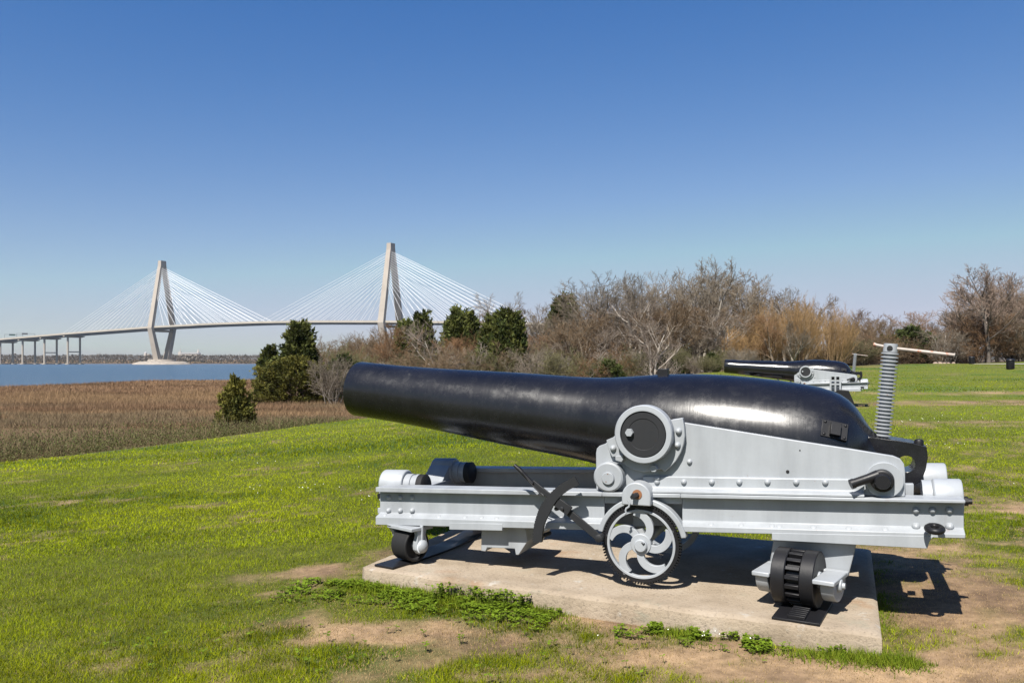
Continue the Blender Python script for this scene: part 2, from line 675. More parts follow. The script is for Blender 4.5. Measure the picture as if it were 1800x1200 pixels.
def make_bridge():
    root = empty("cable_stayed_bridge", BT0)
    root["label"] = "long pale cable-stayed bridge with two diamond towers across the river"
    root["category"] = "bridge"
    off = BT0

    def put(mb, name, m, par, smooth=30):
        mb.v = [(x - off.x, y - off.y, z - off.z) for x, y, z in mb.v]
        return mb.build(name, m, par, smooth=smooth)

    # deck: pale edge girders on a darker underside
    ts = list(np.arange(-880, 1081, 20.0))
    top = MB()
    und = MB()
    for s in (-1, 1):
        top.loft([[bp(t, s * 20.0, deck_z(t) + 0.9), bp(t, s * 20.0, deck_z(t) - 2.0), bp(t, s * 18.4, deck_z(t) - 2.0), bp(t, s * 18.4, deck_z(t) + 0.9)] for t in ts])
    top.loft([[bp(t, -18.4, deck_z(t)), bp(t, -18.4, deck_z(t) - 0.6), bp(t, 18.4, deck_z(t) - 0.6), bp(t, 18.4, deck_z(t))] for t in ts])
    und.loft([[bp(t, -17, deck_z(t) - 0.62), bp(t, -15, deck_z(t) - 3.8), bp(t, 15, deck_z(t) - 3.8), bp(t, 17, deck_z(t) - 0.62)] for t in ts])
    put(top, "deck", BDECK, root)
    put(und, "girder", BSTEEL, root)
    H = 172.5
    rest = MB()
    for it, t0 in enumerate((0.0, SPAN)):
        zd = deck_z(t0)
        tw = MB()
        # section of a leg: length a along the deck, width w across
        def leg(p0, p1, w0, w1, a0, a1, mb):
            secs = []
            for (n, z), w, a in ((p0, w0, a0), (p1, w1, a1)):
                secs.append([bp(t0 - a / 2, n - w / 2, z), bp(t0 + a / 2, n - w / 2, z), bp(t0 + a / 2, n + w / 2, z), bp(t0 - a / 2, n + w / 2, z)])
            mb.loft(secs)
        for s in (-1, 1):
            leg((s * 23.0, zd - 2), (s * 3.6, H - 10), 5.7, 5.2, 9.6, 7.4, tw)
            leg((s * 8.5, 2.5), (s * 23.0, zd - 2.02), 7.4, 5.7, 12, 9.62, tw)
        leg((0, H - 11), (0, H), 11.6, 10.6, 7.6, 7.2, tw)
        leg((0, zd - 8.5), (0, zd - 5.0), 42, 43, 6, 6, tw)
        leg((0, 0.3), (0, 6), 28, 26, 17, 16, tw)
        tower = put(tw, "tower", BCONC, root)
        ft = MB()
        ft.lathe([(0, 47), (2.5, 45), (5.5, 35), (5.8, 23), (9.0, 22), (9.1, 1)], bp(t0, 0, WATER_Z - 0.4), (0, 0, 1), 40)
        ft.v = [(x - off.x, y - off.y, z - off.z) for x, y, z in ft.v]
        ft.build("footing_island", plain("riprap", (0.25, 0.22, 0.19), 0.95, 0.35, 0.25), root)
        for s in (-1, 1):
            for side in (-1, 1):
                for k in range(16):
                    f = k / 15.0
                    td = t0 + s * (26 + f * 202)
                    zt = zd + (H - 13 - zd) * (0.52 + 0.48 * f)
                    g = (zt - zd) / (H - 10 - zd)
                    nt = side * (23.0 + (3.6 - 23.0) * g) * 1.0
                    # 100 of the 128 stays are parts of their own, the hidden rest share one mesh
                    mb = MB() if (it == 1 or side == -1 or k in (0, 15)) else rest
                    mb.tube([bp(td, side * 19.2, deck_z(td) + 0.8), bp(t0 + s * 3.5, nt, zt)], 0.25 if it == 0 else 0.20, 5, False)
                    if mb is not rest:
                        put(mb, "cable", BCABLE, tower)
    r = put(rest, "cables", BCABLE, root)
    r["kind"] = "stuff"
    # approach piers
    for t, tie in ((-225, True), (-290, True), (-353, False), (-420, False), (-490, False), (-560, False), (695, True), (760, True), (825, False)):
        z = deck_z(t) - 3.82
        pr = MB()
        for s in (-1, 1):
            pr.lathe([(0, 1.75), (z - WATER_Z - 2.9, 1.75)], bp(t, s * 12, WATER_Z - 0.2), (0, 0, 1), 12)
        pr.loft([[bp(t - 2.2, n, z), bp(t + 2.2, n, z), bp(t + 2.2, n, zz), bp(t - 2.2, n, zz)] for n, zz in ((-20, z - 1.6), (-13, z - 3.2), (13, z - 3.2), (20, z - 1.6))])
        pier = put(pr, "pier", BCONC, root)
        ft = MB()
        for s in (-1, 1):
            ft.lathe([(0, 4.6), (2.2, 4.6), (2.21, 1.8)], bp(t, s * 12, WATER_Z - 0.3), (0, 0, 1), 14)
        ft.loft([[bp(t - 1.5, n, WATER_Z - 0.2), bp(t + 1.5, n, WATER_Z - 0.2), bp(t + 1.5, n, WATER_Z + 1.4), bp(t - 1.5, n, WATER_Z + 1.4)] for n in (-8, 20)])
        put(ft, "pier_footing", BCONC, pier)
        if tie:
            cb = MB()
            zz = z * 0.40
            cb.loft([[bp(t - 0.9, n, zz), bp(t + 0.9, n, zz), bp(t + 0.9, n, zz + 1.7), bp(t - 0.9, n, zz + 1.7)] for n in (-10.4, 10.4)])
            put(cb, "tie_beam", BSTEEL, pier)


make_bridge()


def make_gantry(t, col, name_label, w0, w1):
    z = deck_z(t)
    root = empty("overhead_sign", bp(t, 0, z))
    tag(root, name_label, "road sign")
    o = Vector(bp(t, 0, z))
    fr = MB()
    for n in (-17.5, 17.5):
        fr.tube([Vector(bp(t, n, z)) - o, Vector(bp(t, n, z + 8.5)) - o], 0.28, 6)
    fr.tube([Vector(bp(t, -17.5, z + 8.2)) - o, Vector(bp(t, 17.5, z + 8.2)) - o], 0.25, 6)
    fr.build("sign_frame", BSTEEL, root)
    pn = MB()
    pn.loft([[Vector(bp(t - 0.5 + dt, n, zz)) - o for dt, zz in ((0, z + 6.4), (0.3, z + 6.4), (0.3, z + 9.2), (0, z + 9.2))] for n in (w0, w1)])
    pn.build("sign_panel", plain("sign_panel", col, 0.5, 0.05), root)


make_gantry(-398, (0.03, 0.16, 0.13), "small green overhead road sign on the bridge approach", -9, 3)
make_gantry(-362, (0.17, 0.17, 0.18), "small grey overhead road sign nearer the bridge tower", -7, 4)


# ---------------------------------------------------------------- far shore
def far_shore():
    rng = np.random.default_rng(11)
    N = 120000
    x = rng.uniform(-2600, 2600, N)
    y = rng.uniform(2172, 2290, N)
    hmax = 15 + 9 * fbm(x * 0.012, y * 0.01, 5, 4) + 5 * fbm(x * 0.05, y * 0.02, 15, 3)
    z = -1.5 + hmax * rng.uniform(0, 1, N) ** 0.7
    c = np.stack([x, y, z], 1)
    s = rng.uniform(0.8, 2.0, N)[:, None]
    V = np.concatenate([c + rng.normal(0, 1, (N, 3)) * s for _ in range(3)], 0)
    F = np.stack([np.arange(N), np.arange(N) + N, np.arange(N) + 2 * N], 1)
    g = fbm(x * 0.02, y * 0.02, 25, 3)[:, None]
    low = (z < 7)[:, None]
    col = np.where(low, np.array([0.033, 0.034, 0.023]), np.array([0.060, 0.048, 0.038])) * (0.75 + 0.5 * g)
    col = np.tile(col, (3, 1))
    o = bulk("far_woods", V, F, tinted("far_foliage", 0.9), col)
    tag(o, "low grey-brown line of woods along the far shore of the river", "woods", kind="stuff")
    cream = plain("cream_wall", (0.36, 0.33, 0.30), 0.8, 0.06)
    roof = plain("grey_roof", (0.30, 0.30, 0.31), 0.8, 0.06)

    def at(px, Y):
        return (px - 900) / 1450 * Y
    x = at(335, 2330)
    b = empty("white_hall", (x, 2330, 9.5))
    tag(b, "long pale building above the far woods right of the bridge tower", "building")
    MB().box(-26, 26, -8, 8, 0, 16).build("wall", cream, b)
    MB().prism([(-27, 16.01), (27, 16.01), (24, 20), (-24, 20)], -9, 9).build("roof", roof, b)
    MB().box(-33, -26.02, -5, 5, 0, 22).cyl((-29, 0, 22), (-29, 0, 34), 1.6, 8, 0.2).build("tower_wing", cream, b)
    x = at(348.5, 2345)
    b = empty("white_tower", (x, 2345, 9.5))
    tag(b, "thin white tower above the far woods, right of the long pale building", "tower")
    MB().lathe([(0, 4.0), (19, 3.4), (19.1, 4.4), (21, 4.4), (21.1, 2.4), (26, 2.0), (31, 0.15)], (0, 0, 0), (0, 0, 1), 10).build("tower_shaft", cream, b)
    MB().lathe([(0, 4.0), (3, 3.85)], (0, 0, 11), (0, 0, 1), 10).build("red_band", plain("red_band", (0.45, 0.12, 0.09), 0.7, 0.05), b)
    x = at(259, 2330)
    b = empty("white_silo", (x, 2330, 9.5))
    tag(b, "pale silos above the far woods left of the bridge tower", "silo")
    mb = MB()
    mb.cyl((-5, 0, 0), (-5, 0, 19), 4.2, 12).cyl((4.4, 0, 0), (4.4, 0, 16), 4.2, 12)
    mb.build("silo_wall", cream, b)
    MB().lathe([(0, 4.3), (3, 0.3)], (-5, 0, 19.01), (0, 0, 1), 12).build("silo_cap", roof, b)


far_shore()


# ---------------------------------------------------------------- trees
BARK_GREY = plain("bark_grey", (0.20, 0.165, 0.135), 0.9, 0.25, 2.0)
BARK_PALE = plain("bark_pale", (0.42, 0.37, 0.31), 0.9, 0.2, 2.0)
TWIG_GREY = tinted("twig_grey", 0.9, objvar=0.22)
LEAF = tinted("evergreen_leaf", 0.75, trans=0.15, objvar=0.2)


class Twigs:
    def __init__(self):
        self.V = []
        self.F = []
        self.C = []

    def tube(self, pts, rs, sides, col):
        o = len(self.V)
        d = (pts[-1] - pts[0]).normalized()
        t = Vector((0, 0, 1)) if abs(d.z) < 0.8 else Vector((1, 0, 0))
        p = d.cross(t).normalized()
        q = d.cross(p)
        n = len(pts)
        for i in range(n):
            for k in range(sides):
                a = 2 * math.pi * k / sides
                self.V.append(pts[i] + (p * math.cos(a) + q * math.sin(a)) * rs[i])
                self.C.append(col)
        for i in range(n - 1):
            for k in range(sides):
                l = (k + 1) % sides
                self.F.append((o + i * sides + k, o + i * sides + l, o + (i + 1) * sides + l, o + (i + 1) * sides + k))


def rot_dir(d, ang, rng):
    t = Vector((rng.uniform(-1, 1), rng.uniform(-1, 1), rng.uniform(-1, 1)))
    a = d.cross(t)
    if a.length < 1e-4:
        a = Vector((1, 0, 0))
    return (Matrix.Rotation(ang, 3, a.normalized()) @ d).normalized()


def grow(thick, thin, p, d, L, r, lvl, rng, P):
    nseg = (5, 5, 4, 3, 2)[min(lvl, 4)]
    pts = [p.copy()]
    dirs = [d]
    for i in range(nseg):
        d = (d + Vector((rng.gauss(0, 1), rng.gauss(0, 1), rng.gauss(0, 1))) * P['wob'] + Vector((0, 0, P['up'][min(lvl, 4)]))).normalized()
        p = p + d * (L / nseg)
        pts.append(p.copy())
        dirs.append(d)
    last = lvl >= P['levels']
    r1 = r * (0.3 if not last else 0.25)
    rs = [r + (r1 - r) * i / nseg for i in range(nseg + 1)]
    c = P['cols'][min(lvl, len(P['cols']) - 1)]
    g = rng.uniform(0.75, 1.25)
    col = (c[0] * g, c[1] * g, c[2] * g, 1)
    (thick if lvl <= P['thick'] else thin).tube(pts, rs, 6 if lvl == 0 else (4 if lvl == 1 else 3), col)
    if last:
        return
    n = P['kids'][lvl]
    for k in range(n):
        t = P['t0'][lvl] + (1 - P['t0'][lvl]) * (k + rng.random()) / n
        x = t * nseg
        i = min(int(x), nseg - 1)
        q = pts[i].lerp(pts[i + 1], x - i)
        a = R(rng.gauss(P['ang'][lvl], 10))
        nd = rot_dir(dirs[i + 1], a, rng)
        if nd.z < P['minz']:
            nd.z = abs(nd.z) * 0.4
            nd.normalize()
        grow(thick, thin, q, nd, L * P['ratio'][lvl] * (1.15 - 0.55 * t) * rng.uniform(0.75, 1.25), max(rs[i] * 0.55, P['rmin']), lvl + 1, rng, P)


def bare_protos(seed, P, stems=1, spread=0.0, H=9.0):
    """returns trunk mesh data and crown mesh data of a leafless tree"""
    rng = random.Random(seed)
    a, b = Twigs(), Twigs()
    for s in range(stems):
        th = rng.uniform(0, 2 * math.pi)
        lean = rng.uniform(0, spread)
        d = Vector((math.cos(th) * math.sin(lean), math.sin(th) * math.sin(lean), math.cos(lean)))
        base = Vector((math.cos(th), math.sin(th), 0)) * rng.uniform(0, P.get('foot', 0.0))
        grow(a, b, base, d, H * P['trunk'] * rng.uniform(0.8, 1.15), P['r'] * rng.uniform(0.7, 1.1), 0, rng, P)
    out = []
    zmax = max(v.z for v in b.V)
    for nm, tw in (("trunk", a), ("crown", b)):
        o = bulk(nm, np.array([(v.x, v.y, v.z) for v in tw.V]), np.array(tw.F), TWIG_GREY, np.array(tw.C))
        out.append(o.data)
        bpy.data.objects.remove(o)
    return out[0], out[1], zmax


GREYC = [(0.218, 0.194, 0.165), (0.205, 0.180, 0.148), (0.183, 0.155, 0.123), (0.162, 0.134, 0.102), (0.155, 0.127, 0.095)]
BROWNC = [(0.155, 0.128, 0.098), (0.150, 0.118, 0.083), (0.142, 0.106, 0.068), (0.138, 0.098, 0.060), (0.138, 0.094, 0.057)]
PALEC = [(0.353, 0.318, 0.276), (0.324, 0.289, 0.247), (0.268, 0.226, 0.191), (0.212, 0.176, 0.141), (0.191, 0.155, 0.127)]
TANC = [(0.21, 0.145, 0.085), (0.28, 0.185, 0.095), (0.325, 0.21, 0.10), (0.335, 0.215, 0.105)]
OLIVEC = [(0.118, 0.101, 0.067), (0.109, 0.097, 0.059), (0.105, 0.097, 0.050), (0.105, 0.099, 0.046)]
RUSTC = [(0.134, 0.106, 0.081), (0.148, 0.106, 0.071), (0.155, 0.099, 0.056), (0.165, 0.095, 0.050)]

TREE = dict(trunk=0.62, r=0.17, levels=4, thick=1, wob=0.10, up=(0.05, 0.10, 0.12, 0.09, 0.06), kids=(9, 7, 6, 5), t0=(0.25, 0.2, 0.15, 0.1), ang=(46, 42, 40, 38), ratio=(0.62, 0.55, 0.52, 0.55), rmin=0.010, minz=-0.25, cols=GREYC)
BUSH = dict(trunk=0.80, r=0.05, levels=3, thick=0, wob=0.15, up=(0.06, 0.05, 0.03, 0.02, 0), kids=(9, 7, 5), t0=(0.12, 0.1, 0.1), ang=(40, 42, 42), ratio=(0.50, 0.5, 0.5), rmin=0.010, minz=-0.3, cols=BROWNC, foot=0.9)
WHIP = dict(trunk=0.95, r=0.035, levels=3, thick=0, wob=0.07, up=(0.10, 0.13, 0.12, 0.1, 0), kids=(9, 6, 3), t0=(0.15, 0.15, 0.2), ang=(24, 22, 20), ratio=(0.45, 0.5, 0.5), rmin=0.011, minz=-0.1, cols=TANC, foot=1.6)


def with_(P, **k):
    q = dict(P)
    q.update(k)
    return q


PROTO = {
    'grey0': bare_protos(1, TREE, 1, 0.1),
    'grey1': bare_protos(2, with_(TREE, kids=(10, 7, 6, 5), ang=(40, 38, 40, 38)), 2, 0.3),
    'grey2': bare_protos(3, with_(TREE, up=(0.05, 0.10, 0.09, 0.05, 0.02)), 1, 0.15),
    'brown0': bare_protos(4, with_(TREE, cols=BROWNC, kids=(10, 7, 6, 5), trunk=0.55), 2, 0.35),
    'brown1': bare_protos(5, with_(TREE, cols=BROWNC, ang=(52, 46, 42, 40), trunk=0.6), 1, 0.2),
    'rust0': bare_protos(6, with_(TREE, cols=RUSTC, kids=(9, 7, 6, 6), trunk=0.6), 2, 0.3),
    'pale0': bare_protos(7, with_(TREE, cols=PALEC, kids=(8, 6, 5, 4), r=0.22, ang=(50, 45, 42, 40)), 2, 0.45),
    'pale1': bare_protos(8, with_(TREE, cols=PALEC, kids=(9, 7, 5, 4), r=0.16, ang=(55, 48, 42, 40), minz=-0.5), 1, 0.2),
    'bush0': bare_protos(9, BUSH, 16, 0.75, 4.0),
    'bush1': bare_protos(10, with_(BUSH, cols=GREYC), 14, 0.8, 4.0),
    'bush2': bare_protos(11, with_(BUSH, cols=RUSTC), 16, 0.65, 4.0),
    'bush4': bare_protos(19, with_(BUSH, cols=OLIVEC), 16, 0.8, 4.0),
    'bush3': bare_protos(12, with_(BUSH, cols=PALEC, kids=(8, 6, 4)), 10, 0.85, 4.0),
    'whip0': bare_protos(13, WHIP, 52, 0.62, 6.0),
    'whip1': bare_protos(14, WHIP, 46, 0.75, 6.0),
    'round0': bare_protos(15, with_(TREE, kids=(13, 9, 7, 6), ang=(48, 42, 40, 36), trunk=0.6, r=0.12, wob=0.07, t0=(0.32, 0.2, 0.15, 0.1), ratio=(0.66, 0.52, 0.5, 0.5), cols=[(0.075, 0.064, 0.055), (0.13, 0.108, 0.092), (0.195, 0.15, 0.12), (0.21, 0.155, 0.122), (0.21, 0.155, 0.122)]), 1, 0.05),
}


def bare(kind, px, Y, top, label, cat, group=None, name="bare_tree", sx=1.0, rot=None):
    """a leafless tree standing Y metres away in the direction px, its tip at the height 'top' of the picture"""
    X = (px - 900) / 1450 * Y
    z0 = float(ground_z(X, Y)) - 0.05
    H = 1.4 - (top - 637) / 1450 * Y - z0
    tm, cm, zm = PROTO[kind]
    k = H / zm
    o = empty(name, (X, Y, z0), random.uniform(0, 6.28) if rot is None else rot)
    o.scale = (k * sx, k * sx, k)
    tag(o, label, cat, group)
    link("trunk", tm, o)
    link("crown", cm, o)
    return o


def evergreen_proto(seed, H, W, nclump, style, c0, c1):
    """conifer or bush: leaf sprays on limbs through the crown's volume; returns trunk and crown mesh data"""
    rng = np.random.default_rng(seed)
    rr = random.Random(seed)
    tw = Twigs()
    tw.tube([Vector((0, 0, -0.1)), Vector((0.02 * H, 0, H * 0.5)), Vector((0, 0.01 * H, H * 0.93))], [0.028 * H, 0.016 * H, 0.004 * H], 6, (0.12, 0.085, 0.06, 1))
    Vs, Cs = [], []
    lobes = [(rr.uniform(0, 6.28), rr.uniform(0.1, 0.85), rr.uniform(0.75, 1.25)) for _ in range(14)]
    for i in range(nclump):
        h = rng.uniform(0.02, 0.99) if style == 'bush' else rng.beta(1.1, 1.5) * 0.97 + 0.02
        if style == 'cone':
            prof = (1 - h) ** 0.75 * (0.35 + 0.65 * min(1, h / 0.12)) + 0.04
        elif style == 'column':
            prof = min(1, (1 - h) ** 0.5) * (0.5 + 0.5 * min(1, h / 0.15))
        else:
            prof = math.sqrt(max(0.02, 1 - (2 * h - 0.75) ** 2 / 1.6)) * (1.0 if h < 0.8 else (1 - h) / 0.2 * 0.8 + 0.2)
        th = rng.uniform(0, 2 * math.pi)
        m = 1.0
        for (lt, lh, la) in lobes:
            dd = abs((th - lt + math.pi) % (2 * math.pi) - math.pi)
            m += (la - 1) * math.exp(-(dd / 0.6) ** 2 - ((h - lh) / 0.12) ** 2) * 1.4
        nz = float(fbm(th * 1.4 + seed, h * 7.0, seed, 3))
        if nz < (0.36 if style == 'bush' else 0.43) and rng.uniform() < 0.85:
            continue
        m *= 0.62 + 0.75 * nz
        rad = W / 2 * prof * m * math.sqrt(rng.uniform(0.18, 1.0))
        c = np.array([math.cos(th) * rad, math.sin(th) * rad, h * H])
        out = np.array([math.cos(th), math.sin(th), rng.uniform(0.5, 1.5) if style != 'bush' else rng.uniform(0.0, 1.0)])
        out /= np.linalg.norm(out)
        if i % 4 == 0:
            b0 = Vector((0, 0, max(0.0, h * H - rad * 0.6)))
            tw.tube([b0, b0.lerp(Vector(c), 0.6) + Vector((0, 0, -0.04 * H * prof)), Vector(c)], [0.007 * H, 0.005 * H, 0.002 * H], 4, (0.12, 0.085, 0.06, 1))
        n = 95
        L = H * 0.050 * rng.uniform(0.7, 1.4)
        tt = rng.uniform(-1.1, 2.0, (n, 1))
        spray = out + np.array([0, 0, 0.5 if style != 'bush' else 0.15])
        spray /= np.linalg.norm(spray)
        base = c + spray * tt * L + rng.normal(0, 1, (n, 3)) * L * 0.62 * np.clip(1.15 - 0.42 * np.abs(tt - 0.1), 0.15, 1)
        d = out + rng.normal(0, 0.55, (n, 3))
        d /= np.linalg.norm(d, axis=1)[:, None]
        sd = np.cross(d, rng.normal(0, 1, (n, 3)))
        sd /= np.linalg.norm(sd, axis=1)[:, None] + 1e-6
        ll = (L * rng.uniform(0.5, 1.1, n))[:, None]
        ww = ll * 0.30
        tri = np.stack([base - sd * ww, base + sd * ww, base + d * ll], 1)
        Vs.append(tri.reshape(-1, 3))
        f = rng.uniform(0, 1)
        cc = (np.array(c0) * (1 - f) + np.array(c1) * f)[None, :] * rng.uniform(0.7, 1.3, (n, 1))
        Cs.append(np.repeat(cc, 3, 0))
    V = np.concatenate(Vs)
    V[:, 2] = np.maximum(V[:, 2], 0.0)
    C = np.concatenate(Cs)
    o = bulk("crown", V, np.arange(len(V)).reshape(-1, 3), LEAF, C)
    o2 = bulk("trunk", np.array([(v.x, v.y, v.z) for v in tw.V]), np.array(tw.F), TWIG_GREY, np.array(tw.C))
    r = (o2.data, o.data, H)
    bpy.data.objects.remove(o)
    bpy.data.objects.remove(o2)
    return r


CED = ((0.030, 0.044, 0.011), (0.095, 0.102, 0.024))
OLI = ((0.050, 0.056, 0.013), (0.140, 0.128, 0.026))
GRN = ((0.022, 0.034, 0.010), (0.055, 0.066, 0.018))
EVER = {
    'cone0': evergreen_proto(21, 5.5, 3.4, 440, 'cone', *CED),
    'cone1': evergreen_proto(22, 5.5, 3.0, 400, 'cone', *CED),
    'col0': evergreen_proto(23, 5.0, 3.2, 450, 'column', *CED),
    'small': evergreen_proto(24, 2.4, 1.75, 260, 'cone', *OLI),
    'bush0': evergreen_proto(25, 3.4, 5.6, 560, 'bush', *OLI),
    'bush1': evergreen_proto(26, 3.0, 3.4, 260, 'bush', *GRN),
}


def ever(kind, px, Y, top, label, cat="evergreen", group=None, name="cedar_tree", sx=1.0, rot=0.0, base=None):
    X = (px - 900) / 1450 * Y
    z0 = float(ground_z(X, Y)) - 0.05 if base is None else base
    H = 1.4 - (top - 637) / 1450 * Y - z0
    tm, cm, zm = EVER[kind]
    k = H / zm
    o = empty(name, (X, Y, z0), rot)
    o.scale = (k * sx, k * sx, k)
    tag(o, label, cat, group)
    link("trunk", tm, o)
    link("crown", cm, o)
    return o


# evergreens
ever('small', 415, 29.0, 669, "small dark cedar standing alone just below the lawn edge", sx=0.86, rot=1.0)
ever('cone0', 525, 66.0, 574, "tall dark cedar left of the cannon muzzle", sx=1.12, rot=0.4)
ever('cone1', 474, 68.0, 612, "narrow dark cedar at the water side of the taller cedar", sx=0.95, rot=2.0)
ever('bush0', 522, 61.0, 630, "broad olive evergreen bush at the foot of the tall cedar", "evergreen bush", name="evergreen_bush", sx=1.02, rot=0.7)
ever('bush1', 604, 67.0, 627, "small green bush right behind the cannon muzzle", "evergreen bush", name="evergreen_bush", sx=0.8, rot=2.1)
ever('cone1', 744, 78.0, 556, "dark cedar just right of the nearer bridge tower", sx=0.72, rot=0.9)
ever('col0', 716, 77.0, 566, "lower dark cedar left of the cedar beside the bridge tower", sx=0.7, rot=2.6)
ever('col0', 812, 83.0, 546, "dark cedar under the right hand end of the bridge cables", sx=0.85, rot=3.3)
ever('col0', 893, 72.0, 549, "broad dark cedar rising straight above the cannon barrel", sx=0.82, rot=5.1)
ever('cone0', 868, 74.0, 562, "smaller dark cedar leaning on the broad cedar above the barrel", sx=0.8, rot=1.1)
ever('cone0', 990, 93.0, 530, "cedar half hidden among grey trees right of the broad cedar", sx=0.9, rot=4.4)
ever('bush1', 1310, 84.0, 575, "dark green holly-like bush at the left edge of the tan thicket", "evergreen bush", name="evergreen_bush", sx=0.65, rot=0.2)
ever('bush1', 1600, 110.0, 578, "dark green bush behind the handle of the elevating screw", "evergreen bush", name="evergreen_bush", sx=1.15, rot=3.0)
ever('bush1', 1165, 68.0, 626, "low yellow-green bush behind the small black sight block", "evergreen bush", name="evergreen_bush", sx=1.0, rot=1.5)
ever('bush1', 1250, 69.0, 622, "low green bush left of the second cannon's muzzle", "evergreen bush", name="evergreen_bush", sx=0.9, rot=4.0)
ever('bush1', 1070, 67.0, 636, "low green bush behind the middle of the barrel", "evergreen bush", name="evergreen_bush", sx=0.9, rot=5.0)

# prominent leafless trees
bare('pale0', 1147, 66.0, 552, "white-barked forked tree standing out before the grey wood", "bare tree", rot=0.6)
bare('pale1', 787, 69.0, 560, "pale branching dead tree between the two groups of cedars", "bare tree", rot=1.7)
bare('bush1', 588, 58.0, 616, "grey twiggy shrub beside the cannon muzzle", "bare shrub", name="bare_shrub", rot=0.4, sx=0.9)
bare('grey2', 882, 88.0, 512, "fine grey tree rising behind the broad cedar at the end of the cables", "bare tree", rot=2.0)
bare('round0', 1738, 104.0, 462, "large round-crowned leafless tree at the right edge of the lawn", "bare tree", rot=1.0, sx=1.12)
bare('rust0', 672, 74.0, 566, "reddish leafless shrub in front of the nearer bridge tower", "bare shrub", name="bare_shrub", rot=0.9, sx=1.1)
bare('grey0', 1225, 82.0, 458, "tallest grey leafless tree in the middle of the wood", "bare tree", rot=3.9, sx=1.25)
bare('whip0', 1400, 80.0, 508, "tan thicket of upright whips behind the second cannon", "thicket", name="tan_thicket", rot=0.5, sx=0.95)
bare('whip1', 1340, 80.0, 528, "tan thicket of upright whips left of the larger tan thicket", "thicket", name="tan_thicket", rot=1.5, sx=0.9)
bare('whip1', 1465, 82.0, 528, "tan thicket of upright whips above the second cannon's screw", "thicket", name="tan_thicket", rot=2.5, sx=0.95)
bare('whip0', 1300, 78.0, 566, "low tan thicket under the grey trees left of the second cannon", "thicket", name="tan_thicket", rot=3.5, sx=1.0)

SKX = [520, 560, 600, 640, 700, 750, 800, 850, 900, 950, 990, 1030, 1070, 1110, 1150, 1200, 1260, 1300, 1345, 1390, 1440, 1500, 1540, 1600, 1640, 1670, 1700, 1760, 1830, 1950]
SKY = [612, 588, 584, 578, 574, 574, 566, 552, 552, 548, 528, 504, 488, 476, 468, 466, 482, 486, 494, 515, 535, 540, 548, 545, 543, 540, 505, 485, 490, 500]


def skyline(px):
    return float(np.interp(px, SKX, SKY))


rw = random.Random(5)
# back row: the skyline of the wood
px = 850.0
while px < 1420:
    k = rw.choice(['grey0', 'grey1', 'grey2', 'grey0', 'brown0', 'brown1'])
    bare(k, px, rw.uniform(84, 98), skyline(px) + rw.uniform(-18, 10), "leafless grey tree in the back row of the wood above the barrel", "bare tree", "grey trees of the wood", sx=rw.uniform(1.0, 1.35))
    px += rw.uniform(15, 24)
# middle row
px = 640.0
while px < 1420:
    k = rw.choice(['grey1', 'brown0', 'brown1', 'rust0', 'pale0', 'pale1'] if px > 930 else ['brown0', 'bush2', 'rust0', 'bush0'])
    s = skyline(px)
    bare(k, px, rw.uniform(76, 83), s + (645 - s) * rw.uniform(0.22, 0.42), "leafless brown tree in the middle row of the wood above the barrel", "bare tree", "brown trees of the wood", sx=rw.uniform(1.1, 1.5))
    px += rw.uniform(20, 30)
# front thickets
px = 590.0
while px < 1330:
    k = rw.choice(['bush0', 'bush1', 'bush2', 'bush4', 'bush3', 'bush4'])
    bare(k, px, rw.uniform(66, 73), rw.uniform(596, 622), "twiggy brown shrub along the front of the wood", "bare shrub", "shrubs along the front of the wood", name="bare_shrub", sx=rw.uniform(0.9, 1.25))
    px += rw.uniform(17, 26)
# left part seen against the river and the bridge
for px, Y, t in ((556, 80, 600), (568, 84, 586), (598, 88, 596), (622, 84, 588), (640, 90, 580), (655, 86, 574), (690, 86, 566), (705, 92, 576), (560, 74, 640), (575, 72, 632), (615, 76, 622), (632, 74, 612), (648, 75, 604), (690, 74, 596)):
    bare(rw.choice(['bush0', 'bush1', 'bush2', 'brown0']), px, Y, t, "leafless shrub between the tall cedar and the nearer bridge tower", "bare shrub", "shrubs below the bridge", name="bare_shrub", sx=rw.uniform(0.9, 1.2))
# deep fill behind the wood so that no horizon shows between the stems
px = 600.0
while px < 1560:
    bare(rw.choice(['bush0', 'bush1', 'bush2', 'bush4']), px, rw.uniform(100, 108) if px < 1420 else rw.uniform(93, 99), rw.uniform(586, 604), "low leafless shrub deep inside the wood", "bare shrub", "shrubs deep inside the wood", name="bare_shrub", sx=rw.uniform(1.5, 2.0))
    px += rw.uniform(22, 30)
# right: beyond the second cannon
px = 1470.0
while px < 1960:
    s = skyline(px)
    bare(rw.choice(['brown0', 'grey1', 'rust0', 'grey0', 'brown1']), px, rw.uniform(112, 126), s + rw.uniform(0, 16), "leafless tree in the far wood right of the second cannon", "bare tree", "trees of the far wood", sx=rw.uniform(1.0, 1.4))
    px += rw.uniform(16, 24)
px = 1480.0
while px < 1950:
    s = skyline(px)
    bare(rw.choice(['bush0', 'bush2', 'bush1', 'brown0', 'rust0']), px, rw.uniform(106, 111), s + (640 - s) * rw.uniform(0.3, 0.5), "brown leafless shrub at the foot of the far wood", "bare shrub", "shrubs of the far wood", name="bare_shrub", sx=rw.uniform(1.1, 1.5))
    px += rw.uniform(17, 26)
for px, t, k in ((1690, 520, 'grey1'), (1778, 478, 'round0'), (1815, 486, 'grey0'), (1712, 500, 'round0'), (1850, 480, 'round0')):
    bare(k, px, rw.uniform(106, 116), t, "grey leafless tree crowding round the large round-crowned tree", "bare tree", "grey trees at the right edge", sx=rw.uniform(1.05, 1.25))


